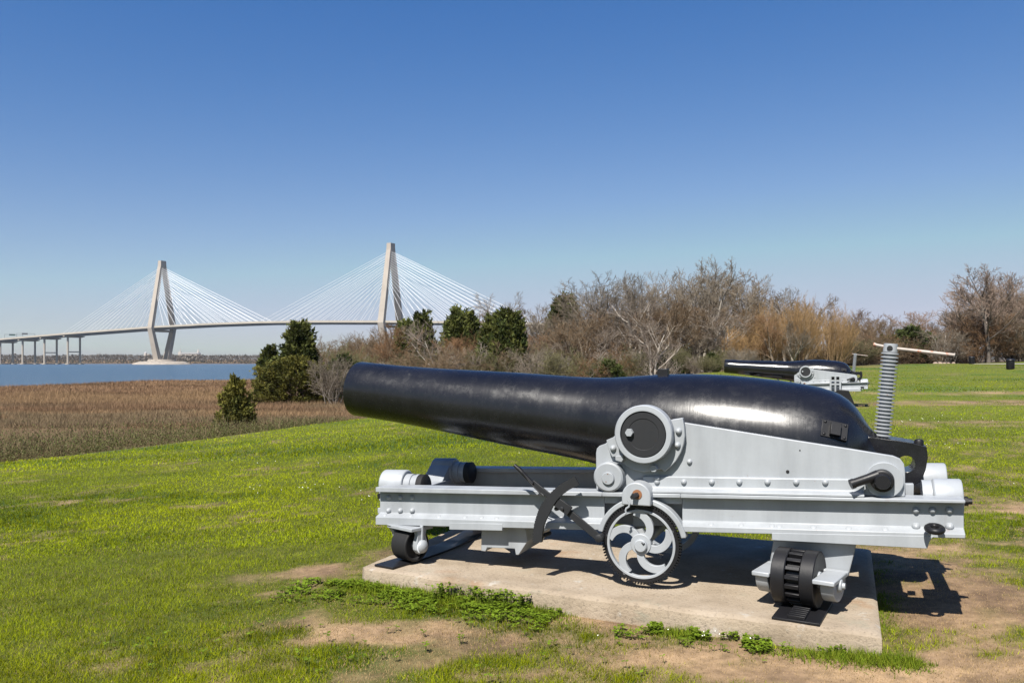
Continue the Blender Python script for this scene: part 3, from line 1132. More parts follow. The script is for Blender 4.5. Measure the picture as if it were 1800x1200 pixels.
# ---------------------------------------------------------------- grass, reeds, clover
GRASS = tinted("grass_blade", 0.7, trans=0.30, spec=0.05)
REED = tinted("reed_blade", 0.85, trans=0.15)


def blades(name, P, h, w, C, lean, m, seed):
    rng = np.random.default_rng(seed)
    n = len(P)
    th = rng.uniform(0, 2 * np.pi, n)
    ph = rng.uniform(0, 2 * np.pi, n)
    ln = (rng.uniform(0, 1, n) ** 0.55) * lean
    sx = np.stack([np.cos(th), np.sin(th), np.zeros(n)], 1) * (w / 2)[:, None]
    tip = np.stack([np.cos(ph) * ln * h, np.sin(ph) * ln * h, h * np.sqrt(np.clip(1 - ln * ln, 0.03, 1))], 1)
    V = np.concatenate([P - sx, P + sx, P + tip], 0)
    F = np.stack([np.arange(n), np.arange(n) + n, np.arange(n) + 2 * n], 1)
    return bulk(name, V, F, m, np.concatenate([C, C, C * 1.15], 0))


def scatter(n, y0, y1, seed, px0=-140, px1=1940, power=1.0):
    """random ground points in the viewed sector between the distances y0 and y1"""
    rng = np.random.default_rng(seed)
    u = rng.uniform(0, 1, n)
    Y = y0 * (y1 / y0) ** (u ** power)
    X = (rng.uniform(px0, px1, n) - 900) / 1450 * Y
    return X, Y, rng


PAD_A = Vector((-1.055, 5.632))
PAD_B = Vector((1.896, 4.229))
PAD_U = (PAD_B - PAD_A).normalized()
PAD_V = Vector((0.377, 0.926))          # the slab is a little out of square
PAD_L = (PAD_B - PAD_A).length
PAD_D = 2.15


def pad_uv(X, Y):
    det = PAD_U.x * PAD_V.y - PAD_U.y * PAD_V.x
    dx, dy = X - PAD_A.x, Y - PAD_A.y
    return (dx * PAD_V.y - dy * PAD_V.x) / det, (dy * PAD_U.x - dx * PAD_U.y) / det


def in_pad(X, Y, m=0.0):
    a, b = pad_uv(X, Y)
    return (a > -m) & (a < PAD_L + m) & (b > -m) & (b < PAD_D + m)


def lawn_grass():
    Ps, hs, ws, Cs = [], [], [], []
    for (n, y0, y1, h0, w0, sd) in ((420000, 3.5, 7.0, 0.033, 0.0042, 1), (360000, 7.0, 14.0, 0.034, 0.0075, 2), (210000, 14.0, 34.0, 0.042, 0.016, 3), (100000, 34.0, 112.0, 0.06, 0.05, 4)):
        n = int(n * 1.25)
        X, Y, rng = scatter(n, y0, y1, 200 + sd, -420, 2220)
        dm = dirt_mask(X, Y)
        keep = (edge_d(X, Y) > 0.9 * (fbm(X * 0.8, Y * 0.8, 251, 3) - 0.5) - 0.2) & ~in_pad(X, Y, 0.01) & (rng.uniform(0, 1, n) > dm * 0.28)
        X, Y, dm = X[keep], Y[keep], dm[keep]
        k = len(X)
        lm = lush_mask(X, Y)
        r = rng.uniform(0, 1, k)
        yel = np.clip(fbm(X * 0.3, Y * 0.3, 81, 3) * 1.4 - 0.2 + 0.35 * sst(9, 18, Y) * sst(3, -3, X), 0, 1)
        g0 = np.array([0.116, 0.160, 0.006])
        g1 = np.array([0.268, 0.305, 0.005]) if 7 <= y0 < 30 else np.array([0.245, 0.262, 0.006])
        yel = np.clip(yel + 0.25 * sst(6, 9, Y) * sst(4, 0, X), 0, 1)
        fq = 5.0 if y1 <= 7 else (3.0 if y1 <= 14 else (1.2 if y1 <= 34 else 0.4))
        cl = (0.66 if y1 > 7 else 0.52) + (0.68 if y1 > 7 else 0.96) * fbm(X * fq, Y * fq, 241 + sd, 3)[:, None]
        c = g0 * (1 - yel[:, None]) + g1 * yel[:, None]
        c = c * cl * (1 - 0.38 * lm[:, None]) * rng.uniform(0.6, 1.35, (k, 1))
        straw = np.array([0.34, 0.24, 0.12]) * rng.uniform(0.55, 1.25, (k, 1))
        dry = np.clip((fbm(X * 1.7, Y * 2.2, 221, 4) - 0.42) * 3.0, 0, 1)
        isd = (r < 0.07 + (0.16 + 0.60 * dry) * sst(10, 4.5, Y) * sst(-9, -1, X) + 0.25 * dry * sst(1, 6, X) + 0.85 * dm)[:, None]
        c = np.where(isd, straw, c)
        h = h0 * rng.uniform(0.45, 1.25, k) * (1 + 0.35 * lm) * (0.7 + 0.6 * fbm(X * 3.0, Y * 3.0, 231, 3)) * np.where(isd[:, 0], 0.42, 1.0)
        Ps.append(np.stack([X, Y, ground_z(X, Y) - 0.004], 1))
        hs.append(h)
        ws.append(w0 * rng.uniform(0.6, 1.3, k))
        Cs.append(c)
    # longer tufts along the foot of the slab
    rng = np.random.default_rng(291)
    n = 26000
    a = rng.uniform(-0.25, PAD_L + 0.25, n)
    b = -np.abs(rng.normal(0, 0.085, n)) - 0.006
    side = rng.uniform(0, 1, n) < 0.16
    a = np.where(side, PAD_L + np.abs(rng.normal(0, 0.06, n)) + 0.006, a)
    b = np.where(side, rng.uniform(-0.1, PAD_D, n), b)
    X = PAD_A.x + PAD_U.x * a + PAD_V.x * b
    Y = PAD_A.y + PAD_U.y * a + PAD_V.y * b
    d_ = np.clip((fbm(X * 3.1, Y * 3.1, 261, 4) - 0.44) * 5 + 0.3 * sst(1.7, 0.2, a), 0, 1)
    d_ = d_ * (1 - np.exp(-((a - 1.68) / 0.2) ** 2))
    keep = rng.uniform(0, 1, n) < d_
    X, Y, d_ = X[keep], Y[keep], d_[keep]
    k = len(X)
    f = rng.uniform(0, 1, (k, 1))
    Ps.append(np.stack([X, Y, ground_z(X, Y) - 0.004], 1))
    hs.append(rng.uniform(0.025, 0.085, k) * (0.4 + 0.6 * d_) * np.where(side[keep], 0.4, 1.0))
    ws.append(rng.uniform(0.003, 0.007, k))
    Cs.append((np.array([0.085, 0.14, 0.010]) * f + np.array([0.18, 0.21, 0.02]) * (1 - f)) * rng.uniform(0.6, 1.3, (k, 1)))
    o = blades("lawn_grass", np.concatenate(Ps), np.concatenate(hs), np.concatenate(ws), np.concatenate(Cs), 0.985, GRASS, 301)
    tag(o, "short green and straw-coloured lawn grass with bare patches round the slab", "grass", kind="stuff")


def marsh_reeds():
    Ps, hs, ws, Cs = [], [], [], []
    for (n, y0, y1, h0, w0, sd) in ((190000, 15.0, 42.0, 0.26, 0.011, 1), (230000, 38.0, 82.0, 0.36, 0.026, 2), (180000, 78.0, 165.0, 0.34, 0.06, 3)):
        X, Y, rng = scatter(n, y0, y1, 400 + sd, -260, 1000)
        d = edge_d(X, Y)
        sh = np.interp(X, SHX, SHY)
        keep = (d < -3.0) & (Y < sh + 2) & (X < 12)
        X, Y, d = X[keep], Y[keep], d[keep]
        k = len(X)
        a = fbm(X * 0.045, Y * 0.13, 121, 4)
        b = fbm(X * 0.10, Y * 0.22, 131, 4)
        c = np.array([0.152, 0.096, 0.056])[None, :] * np.ones((k, 1))
        mid = fbm(X * 0.16, Y * 0.45, 161, 4)
        c = c * np.clip(2.0 * mid + 0.0, 0.45, 1.7)[:, None]
        t = sst(0.50, 0.60, a)[:, None]
        c = c * (1 - t) + np.array([0.215, 0.142, 0.078]) * t
        t = (sst(0.50, 0.64, b) * sst(70, 45, Y))[:, None]
        c = c * (1 - t) + np.array([0.155, 0.115, 0.068]) * t
        near = (sst(9, 1.5, -d + (b - 0.5) * 6))[:, None]
        green = np.array([0.098, 0.092, 0.038]) * (1 - 0.4 * (rng.uniform(0, 1, (k, 1)) > 0.6)) + np.array([0.06, 0.04, 0.03]) * (rng.uniform(0, 1, (k, 1)) > 0.7)
        c = c * (1 - near * 0.9) + green * near * 0.9
        c = c * rng.uniform(0.6, 1.4, (k, 1))
        h = h0 * rng.uniform(0.5, 1.3, k) * (0.35 + 1.3 * fbm(X * 0.16, Y * 0.45, 161, 4)) * (1 + 0.5 * near[:, 0])
        Ps.append(np.stack([X, Y, np.maximum(ground_z(X, Y), WATER_Z - 0.1) - 0.02], 1))
        hs.append(h)
        ws.append(w0 * rng.uniform(0.5, 1.4, k))
        Cs.append(c)
    o = blades("marsh_reeds", np.concatenate(Ps), np.concatenate(hs), np.concatenate(ws), np.concatenate(Cs), 0.75, REED, 302)
    tag(o, "brown marsh reeds between the lawn and the river", "reeds", kind="stuff")


def slope_brush():
    rng = np.random.default_rng(77)
    V, C = [], []
    for i in range(420):
        x = rng.uniform(-20, -5.2)
        k = float(np.interp(x, [-11, -8, -6.5, -5.2], [1.0, 0.75, 0.42, 0.25]))
        y = float(np.interp(x, EX, EY)) + rng.uniform(1.6, 5.5)
        z = float(ground_z(x, y))
        low = max(0.0, -0.45 - z) * 0.75
        hh = k * rng.uniform(0.35, 0.85) * (0.6 + 0.8 * float(fbm(x * 0.8, y * 0.8, 211, 3))) + low
        n = 270
        t = rng.uniform(0.0, 1, n) ** 0.8
        b = np.array([x, y, z]) + np.stack([rng.normal(0, 0.30, n), rng.normal(0, 0.30, n), t * hh * rng.uniform(0.5, 1, n)], 1)
        d = np.stack([rng.normal(0, 0.5, n), rng.normal(0, 0.5, n), rng.uniform(0.5, 1.3, n)], 1)
        d /= np.linalg.norm(d, axis=1)[:, None]
        s = np.cross(d, rng.normal(0, 1, (n, 3)))
        s /= np.linalg.norm(s, axis=1)[:, None] + 1e-6
        leaf = rng.uniform(0, 1, n) < 0.85
        L = np.where(leaf, rng.uniform(0.018, 0.045, n), rng.uniform(0.10, 0.26, n))[:, None]
        W = np.where(leaf, 0.30, 0.022)[:, None]
        V.append(np.stack([b - s * L * W, b + s * L * W, b + d * L], 1).reshape(-1, 3))
        f = rng.uniform(0, 1)
        g = (np.array([0.085, 0.098, 0.026]) * f + np.array([0.105, 0.105, 0.045]) * (1 - f))[None, :]
        c = np.where(leaf[:, None], g, np.array([0.13, 0.095, 0.055])) * rng.uniform(0.55, 1.4, (n, 1))
        C.append(np.repeat(c, 3, 0))
    V = np.concatenate(V)
    o = bulk("slope_brush", V, np.arange(len(V)).reshape(-1, 3), LEAF, np.concatenate(C))
    tag(o, "dull green brush on the slope below the lawn edge", "brush", kind="stuff")


def clover():
    rng = np.random.default_rng(88)
    V, C = [], []
    pts = []
    for (a0, a1, w, n, ht) in ((-0.05, 1.5, 0.16, 1700, 0.035), (0.6, 1.3, 0.05, 260, 0.09), (1.9, 2.75, 0.14, 1100, 0.04), (2.75, 3.25, 0.07, 200, 0.04), (-0.4, 0.05, 0.20, 500, 0.035)):
        a = rng.uniform(a0, a1, n)
        b = -np.abs(rng.normal(0, w, n)) - 0.02
        keep = fbm(a * 5, b * 6, 151, 3) > 0.42
        for aa, bb in zip(a[keep], b[keep]):
            p = PAD_A + PAD_U * float(aa) + PAD_V * float(bb)
            pts.append((p.x, p.y, ht * rng.uniform(0.35, 1.2)))
    for k in range(2200):                       # scattered clumps in the lawn
        x, y = rng.uniform(-5, 5), rng.uniform(3.9, 11)
        if lush_mask(np.array([x]), np.array([y]))[0] > 0.35 and not in_pad(np.array([x]), np.array([y]), 0.02)[0]:
            pts.append((x, y, rng.uniform(0.02, 0.055)))
    for (x, y, h) in pts:
        if dirt_mask(np.array([x]), np.array([y]))[0] > 0.97 and h < 0.05:
            continue
        z = float(ground_z(x, y)) + h
        az = rng.uniform(0, 6.28)
        g = rng.uniform(0.6, 1.3)
        c = (0.125 * g, 0.185 * g, 0.015 * g)
        for q in range(3):
            a = az + q * 2.09
            L = rng.uniform(0.008, 0.024)
            dx, dy = math.cos(a), math.sin(a)
            tz = rng.uniform(-0.25, 0.5)
            p0 = np.array([x, y, z])
            p1 = p0 + np.array([dx, dy, tz]) * L * 0.7 + np.array([-dy, dx, 0]) * L * 0.5
            p2 = p0 + np.array([dx, dy, tz]) * L * 1.15
            p3 = p0 + np.array([dx, dy, tz]) * L * 0.7 - np.array([-dy, dx, 0]) * L * 0.5
            V += [p0, p1, p2, p3]
            C += [c] * 4
        o = rng.normal(0, 0.006, 2)
        s = np.array([0.0012, 0, 0])
        V += [np.array([x, y, z]) - s, np.array([x, y, z]) + s, np.array([x + o[0], y + o[1], z - h]) + s, np.array([x + o[0], y + o[1], z - h]) - s]
        C += [(0.09, 0.12, 0.02)] * 4
    V = np.array(V)
    o = bulk("clover_weeds", V, np.arange(len(V)).reshape(-1, 4), GRASS, np.array(C))
    tag(o, "green clover and weeds growing along the front edge of the concrete slab", "weeds", kind="stuff")
    # tiny white clover flowers
    V, F = [], []
    n = 0
    spots = [(-2.0, 10.0, 0.9, 0.25, 26), (-0.8, 9.2, 0.5, 0.2, 22), (6, 14, 1.6, 0.5, 40), (9, 19, 2.5, 0.7, 40), (4.2, 10, 0.8, 0.3, 14), (1.25, 4.42, 0.3, 0.05, 12), (-3, 12.5, 1.5, 0.5, 8)]
    for (cx, cy, rx, ry, k) in spots:
        for i in range(k):
            x, y = rng.normal(cx, rx), rng.normal(cy, ry)
            if in_pad(np.array([x]), np.array([y]), 0.02)[0] or edge_d(np.array([x]), np.array([y]))[0] < 0.3:
                continue
            r = 0.003 + 0.00035 * y
            z = float(ground_z(x, y)) + 0.065
            V += [(x - r, y, z), (x, y - r, z), (x + r, y, z), (x, y + r, z), (x, y, z + r), (x, y, z - r)]
            for a, b, c in ((0, 1, 4), (1, 2, 4), (2, 3, 4), (3, 0, 4), (1, 0, 5), (2, 1, 5), (3, 2, 5), (0, 3, 5)):
                F.append((n + a, n + b, n + c))
            n += 6
    o = bulk("clover_flowers", np.array(V), np.array(F), plain("petal_white", (0.75, 0.74, 0.66), 0.8, 0.1))
    tag(o, "tiny white clover flowers dotted over the lawn", "flowers", kind="stuff")


lawn_grass()
marsh_reeds()
slope_brush()
clover()


# ---------------------------------------------------------------- small things on the far lawn
def trash_can(px, Y, label):
    X = (px - 900) / 1450 * Y
    o = empty("trash_can", (X, Y, float(ground_z(X, Y)) - 0.01))
    tag(o, label, "trash can", "black trash cans on the far lawn")
    mb = MB()
    mb.lathe([(0, 0.25), (0.04, 0.28), (0.70, 0.30), (0.72, 0.33), (0.76, 0.33)], (0, 0, 0), (0, 0, 1), 20)
    for k in range(20):
        a = k * math.pi / 10
        mb.obox((0.30 * math.cos(a), 0.30 * math.sin(a), 0.38), (math.cos(a), math.sin(a), 0), (-math.sin(a), math.cos(a), 0), (0, 0, 1), 0.012, 0.018, 0.31)
    mb.build("bin", IRON, o)
    MB().lathe([(0, 0.34), (0.05, 0.33), (0.14, 0.22), (0.17, 0.08), (0.18, 0.01)], (0, 0, 0.762), (0, 0, 1), 20).build("lid", IRON, o)


trash_can(1708, 95, "farther black trash can beside the round-crowned tree's trunk")
trash_can(1776, 69, "nearer black trash can standing before the pale path")


def rubble():
    rng = random.Random(3)
    for i, px in enumerate((1644, 1652, 1660, 1667, 1676)):
        Y = 101 + rng.uniform(-1, 1)
        X = (px - 900) / 1450 * Y
        mb = MB()
        r = rng.uniform(0.18, 0.34)
        secs = []
        for h, q in ((-0.2, 1.0), (0.3, 1.05), (0.75, 0.75), (1.0, 0.3)):
            secs.append([Vector((math.cos(a) * r * q * rng.uniform(0.8, 1.2), math.sin(a) * r * q * rng.uniform(0.8, 1.2), h * r * 0.9)) for a in [k * 0.785 for k in range(8)]])
        mb.loft(secs)
        o = mb.build("rubble_stone", plain("pale_stone", (0.25, 0.19, 0.15), 0.9, 0.3, 2.0), smooth=25)
        o.location = (X, Y, float(ground_z(X, Y)))
        tag(o, "pale stone in the small row at the edge of the far wood", "stone", "stones at the edge of the far wood")


rubble()


# ---------------------------------------------------------------- concrete slab
def make_pad():
    import bmesh
    rng = random.Random(12)
    nx, ny = 150, 60
    H = 0.20
    ch = 0.025
    # left front corner is broken off, edges are rounded and chipped
    V, F = [], []
    for j in range(ny + 1):
        for i in range(nx + 1):
            a = PAD_L * i / nx
            b = PAD_D * j / ny
            e = 0.012 * (fbm(a * 5, b * 5, 161, 4) - 0.5) * 2
            if j == 0:
                b += 0.018 * (float(fbm(a * 3.0, 0.3, 171, 4)) - 0.3)
            if i == 0:
                a += 0.015 * (float(fbm(0.2, b * 3.0, 181, 4)) - 0.3)
            cut = 0.06 - (a + b)
            if cut > 0:
                a += cut * 0.5
                b += cut * 0.5
            edge = min(a, b, PAD_L - a, PAD_D - b)
            z = float(0.004 * (fbm(a * 4, b * 4, 191, 4) - 0.5))
            if edge < 0.03:
                z -= 0.016 * (1 - max(edge, 0) / 0.03) ** 2
            p = PAD_A + PAD_U * a + PAD_V * b
            V.append((p.x, p.y, z))
    idx = lambda i, j: j * (nx + 1) + i
    for j in range(ny):
        for i in range(nx):
            F.append((idx(i, j), idx(i + 1, j), idx(i + 1, j + 1), idx(i, j + 1)))
    rim = [idx(i, 0) for i in range(nx + 1)] + [idx(nx, j) for j in range(1, ny + 1)] + [idx(i, ny) for i in range(nx - 1, -1, -1)] + [idx(0, j) for j in range(ny - 1, 0, -1)]
    prev = rim
    for k, dz in enumerate((0.03, 0.07, 0.11, 0.15, H)):
        cur = []
        for r in rim:
            x, y, z = V[r]
            w = 0.006 * (float(fbm(x * 9 + y * 4, dz * 20, 201, 3)) - 0.5)
            V.append((x + w - PAD_V.x * 0.006, y + w - PAD_V.y * 0.006, z - dz))
            cur.append(len(V) - 1)
        for q in range(len(rim)):
            w = (q + 1) % len(rim)
            F.append((prev[q], cur[q], cur[w], prev[w]))
        prev = cur
    F.append(tuple(prev))
    mb = MB()
    mb.add(V, F)
    o = mb.build("concrete_slab", CONC, smooth=50)
    tag(o, "weathered beige concrete slab under the near cannon", "slab")


make_pad()


# ---------------------------------------------------------------- cannon on its carriage
YAW = R(22)
CY, SY = math.cos(YAW), math.sin(YAW)


def L(px, py, yl):
    """side view measure: photo position on the upright plane at the carriage depth yl -> local x, z"""
    v = yl + 5.715
    k = (px - 900) / 1450
    Y = v / (CY + k * SY)
    X = k * Y
    return (X * CY - Y * SY + 1.149, 1.4 - (py - 637) / 1450 * Y)


def LL(pts, yl):
    return [L(x, y, yl) for x, y in pts]


def W2L(X, Y):
    return (X * CY - Y * SY + 1.149, X * SY + Y * CY - 5.715)


def line(x, x0, z0, x1, z1):
    return z0 + (z1 - z0) * (x - x0) / (x1 - x0)


def make_cannon():
    root = empty("cannon", (1.0756, 5.729, 0), -YAW)
    tag(root, "large black cannon on a pale grey iron carriage on the concrete slab in front", "cannon")

    # ------------------------------------------------ barrel
    PIV = Vector((0, 0, 0.937))
    TILT = 0.101                                   # axis falls by this much per metre towards the breech
    ad = Vector((1, 0, -TILT)).normalized()
    prof = [(-2.515, 0.07), (-2.52, 0.20), (-2.515, 0.2135), (-2.50, 0.2185), (-2.35, 0.2195), (-2.13, 0.223), (-1.9, 0.232), (-1.63, 0.246), (-1.4, 0.260), (-1.16, 0.273), (-1.0, 0.280), (-0.85, 0.286), (-0.72, 0.291), (-0.62, 0.296), (-0.52, 0.304), (-0.42, 0.316), (-0.32, 0.332), (-0.21, 0.351), (-0.12, 0.367), (-0.03, 0.381),
            (0.08, 0.394), (0.2, 0.406), (0.3, 0.413), (0.42, 0.418), (0.55, 0.420), (0.68, 0.419), (0.79, 0.415), (0.89, 0.409), (0.97, 0.400), (1.04, 0.385), (1.09, 0.368), (1.14, 0.340), (1.18, 0.308), (1.215, 0.270), (1.245, 0.230), (1.275, 0.190), (1.31, 0.155), (1.36, 0.13), (1.45, 0.115), (1.46, 0.03)]
    mb = MB()
    mb.lathe([(-2.2, 0.105), (-2.515, 0.105)] + prof, PIV, ad, 96)
    mb.f.pop(-2)
    barrel = mb.build("barrel", GUN, root, loc=PIV, smooth=35)

    def bput(m, name, mt, bevel=0.0, smooth=40):
        o = m.build(name, mt, barrel, bevel, loc=PIV, smooth=smooth)
        o.location = (0, 0, 0)
        return o
    tx, tz = L(1131, 763, -0.70)
    for s in (-1, 1):
        m = MB()
        m.lathe([(0.30, 0.143), (0.700, 0.143), (0.708, 0.137), (0.708, 0.098), (0.7045, 0.095), (0.7045, 0.001)], (tx, 0, tz), (0, s, 0), 48)
        bput(m, "trunnion", IRONG)
    bx, bz = L(1106, 760, -0.72)
    m = MB()
    m.lathe([(0.704, 0.026), (0.732, 0.024), (0.732, 0.001)], (bx, 0, bz), (0, -1, 0), 6)
    bput(m, "trunnion_bolt", WHITE, smooth=20)
    # front sight block on top
    x0, z0 = L(1157, 661, 0)
    x1, z1 = L(1175, 648, 0)
    MBs = MB()
    MBs.box(x0, x1, -0.035, 0.035, z0 - 0.10, z1)
    bput(MBs, "front_sight", IRON, 0.004)
    # sight bracket on the side of the breech
    xc = L(1466, 772, -0.30)[0]
    q = Vector((xc, 0, PIV.z - TILT * xc))
    el = R(26)
    nn = Vector((0.30, -math.cos(el), math.sin(el))).normalized()
    ux = (ad - nn * ad.dot(nn)).normalized()
    uz = nn.cross(ux)
    if uz.z < 0:
        uz = -uz
    rr = 0.362
    c = q + Vector((0, -math.cos(el), math.sin(el))) * rr
    m = MB()
    m.obox(c, ux, uz, nn, 0.078, 0.056, 0.016)
    m.obox(c + nn * 0.012 + uz * -0.005, ux, uz, nn, 0.030, 0.040, 0.035)
    for sx in (-1, 1):
        for sz in (-1, 1):
            m.dome(c + ux * 0.060 * sx + uz * 0.040 * sz + nn * 0.016, nn, 0.010, 0.007, 10)
    bput(m, "sight_bracket", IRON, 0.003)
    # breech jaws with a round hole through them
    hole = [L(1594 + 15.5 * math.cos(a), 806 + 15.5 * math.sin(a), 0.0) for a in [k * math.pi / 16 for k in range(32)]]
    hx, hz = L(1591, 811, -0.02)
    out = LL([(1500, 766), (1528, 765), (1548, 768), (1575, 771), (1600, 775), (1626, 782), (1628, 800), (1624, 822), (1616, 842), (1600, 850), (1575, 846), (1545, 850), (1510, 850)], -0.02)
    m = MB()
    # outline and hole joined as an angular grid so that the hole stays open
    N = 64
    rh = 0.050

    def hit(a):
        d = (math.cos(a), math.sin(a))
        best = 0.3
        for i in range(len(out)):
            ax_, az_ = out[i]
            bx_, bz_ = out[(i + 1) % len(out)]
            ex, ez = bx_ - ax_, bz_ - az_
            den = d[0] * ez - d[1] * ex
            if abs(den) < 1e-9:
                continue
            t = ((ax_ - hx) * ez - (az_ - hz) * ex) / den
            u = ((ax_ - hx) * d[1] - (az_ - hz) * d[0]) / den
            if t > 0 and -1e-6 <= u <= 1 + 1e-6:
                best = t
                break
        return best
    vs, fs = [], []
    angs = sorted([2 * math.pi * i / 40 for i in range(40)] + [math.atan2(z_ - hz, x_ - hx) % (2 * math.pi) for x_, z_ in out])
    N = len(angs)
    for i in range(N):
        a = angs[i]
        t = hit(a)
        ca, sa = math.cos(a), math.sin(a)
        for yy in (-0.14, 0.14):
            vs.append((hx + rh * ca, yy, hz + rh * sa))
            vs.append((hx + t * ca, yy, hz + t * sa))
    for i in range(N):
        j = (i + 1) % N
        a, b = 4 * i, 4 * j
        fs += [(a, a + 1, b + 1, b), (a + 2, b + 2, b + 3, a + 3), (a, b, b + 2, a + 2), (a + 1, a + 3, b + 3, b + 1)]
    m.add(vs, fs)
    bput(m, "breech_jaw", GUN, 0.006, 35)
    kx, kz = L(1615, 778, -0.05)
    m = MB()
    m.lathe([(-0.02, 0.026), (0.012, 0.028), (0.022, 0.022), (0.026, 0.004)], (kx, -0.06, kz), (0, 0, 1), 14)
    bput(m, "jaw_bolt", IRON)

    # ------------------------------------------------ elevating screw
    bx, bz = L(1550, 767, 0)
    ex, ez = L(1566, 604, 0)
    b0, b1 = Vector((bx, 0, bz - 0.03)), Vector((ex, 0, ez))
    D = b1 - b0
    Ln = D.length
    pr = [(0, 0.042)]
    turns = 24
    pitch = (Ln - 0.055) / turns
    for k in range(turns):
        a = k * pitch
        pr += [(a + pitch * 0.08, 0.036), (a + pitch * 0.36, 0.036), (a + pitch * 0.52, 0.052), (a + pitch * 0.82, 0.052), (a + pitch * 0.98, 0.036)]
    pr += [(Ln - 0.052, 0.043), (Ln - 0.002, 0.041), (Ln, 0.036), (Ln + 0.001, 0.001)]
    m = MB()
    m.lathe(pr, b0, D, 28)
    screw = m.build("elevating_screw", WHITE2, root, smooth=50)
    head = b0 + D * (1 - 0.026 / Ln)
    m = MB()
    hx2 = L(1557, 608, -0.041)
    m.lathe([(0, 0.017), (0.004, 0.017), (0.0045, 0.012), (0.0046, 0.001)], (head.x - 0.006, -0.0405, head.z - 0.003), (0, -1, 0), 16)
    m.build("bar_hole", RUBBER, screw)
    hl = L(1536, 605, -0.02)
    hr = L(1679, 624, -0.10)
    m = MB()
    p0 = Vector((hl[0], 0.02, hl[1]))
    p1 = Vector((hr[0], -0.10, hr[1]))
    dd = (p1 - p0)
    mid = head.copy()
    m.tube([p0, p0 + (mid - p0) * 0.15, mid, mid.lerp(p1, 0.5), mid.lerp(p1, 0.97), p1], [0.014, 0.010, 0.010, 0.0105, 0.010, 0.0125], 10)
    m.build("handle_bar", POLE, screw)

    # ------------------------------------------------ chassis rails
    F_, W1, W2, B_ = -0.665, -0.605, -0.585, -0.505
    xL, zLt = L(660, 856, F_)
    xR, zRt = L(1697, 879, F_)
    st = lambda pl, pr_: (lambda x: line(x, xL, L(660, pl, F_)[1], xR, L(1697, pr_, F_)[1]))
    zt, ztu, zft, zfb = st(856, 879), st(864.5, 884.5), st(908, 938.5), st(922, 946)
    zcut = st(882, 894)

    def isec(x, s):
        p = [(F_, zt(x)), (F_, ztu(x)), (W1, ztu(x) - 0.004), (W1, zft(x) + 0.022), (F_, zft(x)), (F_, zfb(x)), (B_, zfb(x)), (B_, zft(x)), (W2, zft(x) + 0.022), (W2, ztu(x) - 0.004), (B_, ztu(x)), (B_, zt(x))]
        return [(x, y * s, z) for y, z in p]

    def tsec(x, s):
        p = [(F_, zt(x)), (F_, ztu(x)), (W1, ztu(x) - 0.004), (W1, zcut(x)), (W2, zcut(x)), (W2, ztu(x) - 0.004), (B_, ztu(x)), (B_, zt(x))]
        return [(x, y * s, z) for y, z in p]
    g0 = L(1058, 900, F_)[0]
    g1 = L(1196, 900, F_)[0]
    rails = []
    for s in (1, -1):
        m = MB()
        if s == 1:
            m.loft([isec(xL, s), isec(g0, s)])
            m.loft([tsec(g0 + 0.0005, s), tsec(g1 - 0.0005, s)])
            m.loft([isec(g1, s), isec(xR, s)])
        else:
            m.loft([isec(xL, s), isec(xR, s)])
        rail = m.build("chassis_rail", WHITE, root, 0.004)
        rails.append(rail)
        m = MB()
        lp = LL([(1357, 936), (1642, 942), (1637, 946), (1634, 951), (1632, 957), (1630, 963.5), (1357, 948.5)], F_)
        m.prism(lp, (F_ - 0.003) * s, (F_ + 0.05) * s)
        m.build("lower_plate", WHITE, rail, 0.002)
        m = MB()
        lp = LL([(790, 918), (883, 920), (883, 932), (790, 930)], F_)
        m.prism(lp, (F_ - 0.003) * s, (F_ + 0.05) * s)
        m.build("lower_plate", WHITE, rail, 0.002)
    near = rails[0]
    m = MB()
    m.prism([(g0 - 0.06, zcut(g0) + 0.01), (g1 + 0.06, zcut(g1) + 0.01), (g1 + 0.06, zfb(g1) + 0.012), (g0 - 0.06, zfb(g0) + 0.012)], -0.53, -0.507)
    m.build("recess_plate", WHITE, near)
    rv = None

    def rivet(px, py, y, par, r=0.017, h=0.015, m_=WHITE):
        nonlocal rv
        x, z = L(px, py, y)
        if rv is None:
            q = MB()
            q.dome((0, 0, 0), (0, -1, 0), 1.0, 0.85, 14)
            rv = q.build("rivet", m_, par)
            o = rv
        else:
            o = link("rivet", rv.data, par)
        o.location = (x, y, z)
        o.scale = (r, h / 0.85, r)
        return o
    for px in (683.5, 704, 725):
        rivet(px, 873.5, W1, near, 0.019, 0.020)
        rivet(px, 897, W1, near, 0.020, 0.022)
    for px in (1610, 1639, 1668.5):
        rivet(px, 896, W1, near, 0.020, 0.022)
    for px in (1610, 1669):
        rivet(px, 925, W1, near, 0.023, 0.028)
    for px in (676, 722, 771, 817, 846, 873, 1250, 1303, 1357, 1370, 1430, 1492, 1556):
        x, z = L(px, 908, -0.637)
        o = link("rivet", rv.data, near)
        o.location = (x, -0.638, zft(x) + 0.0105)
        o.rotation_euler = (R(-62), 0, 0)
        o.scale = (0.017, 0.006, 0.017)
    # towing ring
    x, z = L(1642.5, 928, -0.70)
    m = MB()
    m.tube([(x + 0.036 * math.cos(a), -0.715 + 0.05 * math.sin(a), z + 0.006 * math.sin(a)) for a in [k * math.pi / 12 for k in range(25)]], 0.0175, 10, False)
    m.box(x - 0.018, x + 0.018, -0.685, W1 - 0.0005, z - 0.012, z + 0.012)
    m.build("tow_ring", IRON, near)
    # end knobs at the front
    xa, za = L(660, 893, -0.5)
    m = MB()
    m.box(xL - 0.035, xL + 0.03, -0.58, -0.52, za - 0.02, za + 0.02)
    m.build("end_lug", WHITE, near, 0.004)
    xa, za = L(661, 868, -0.5)
    m = MB()
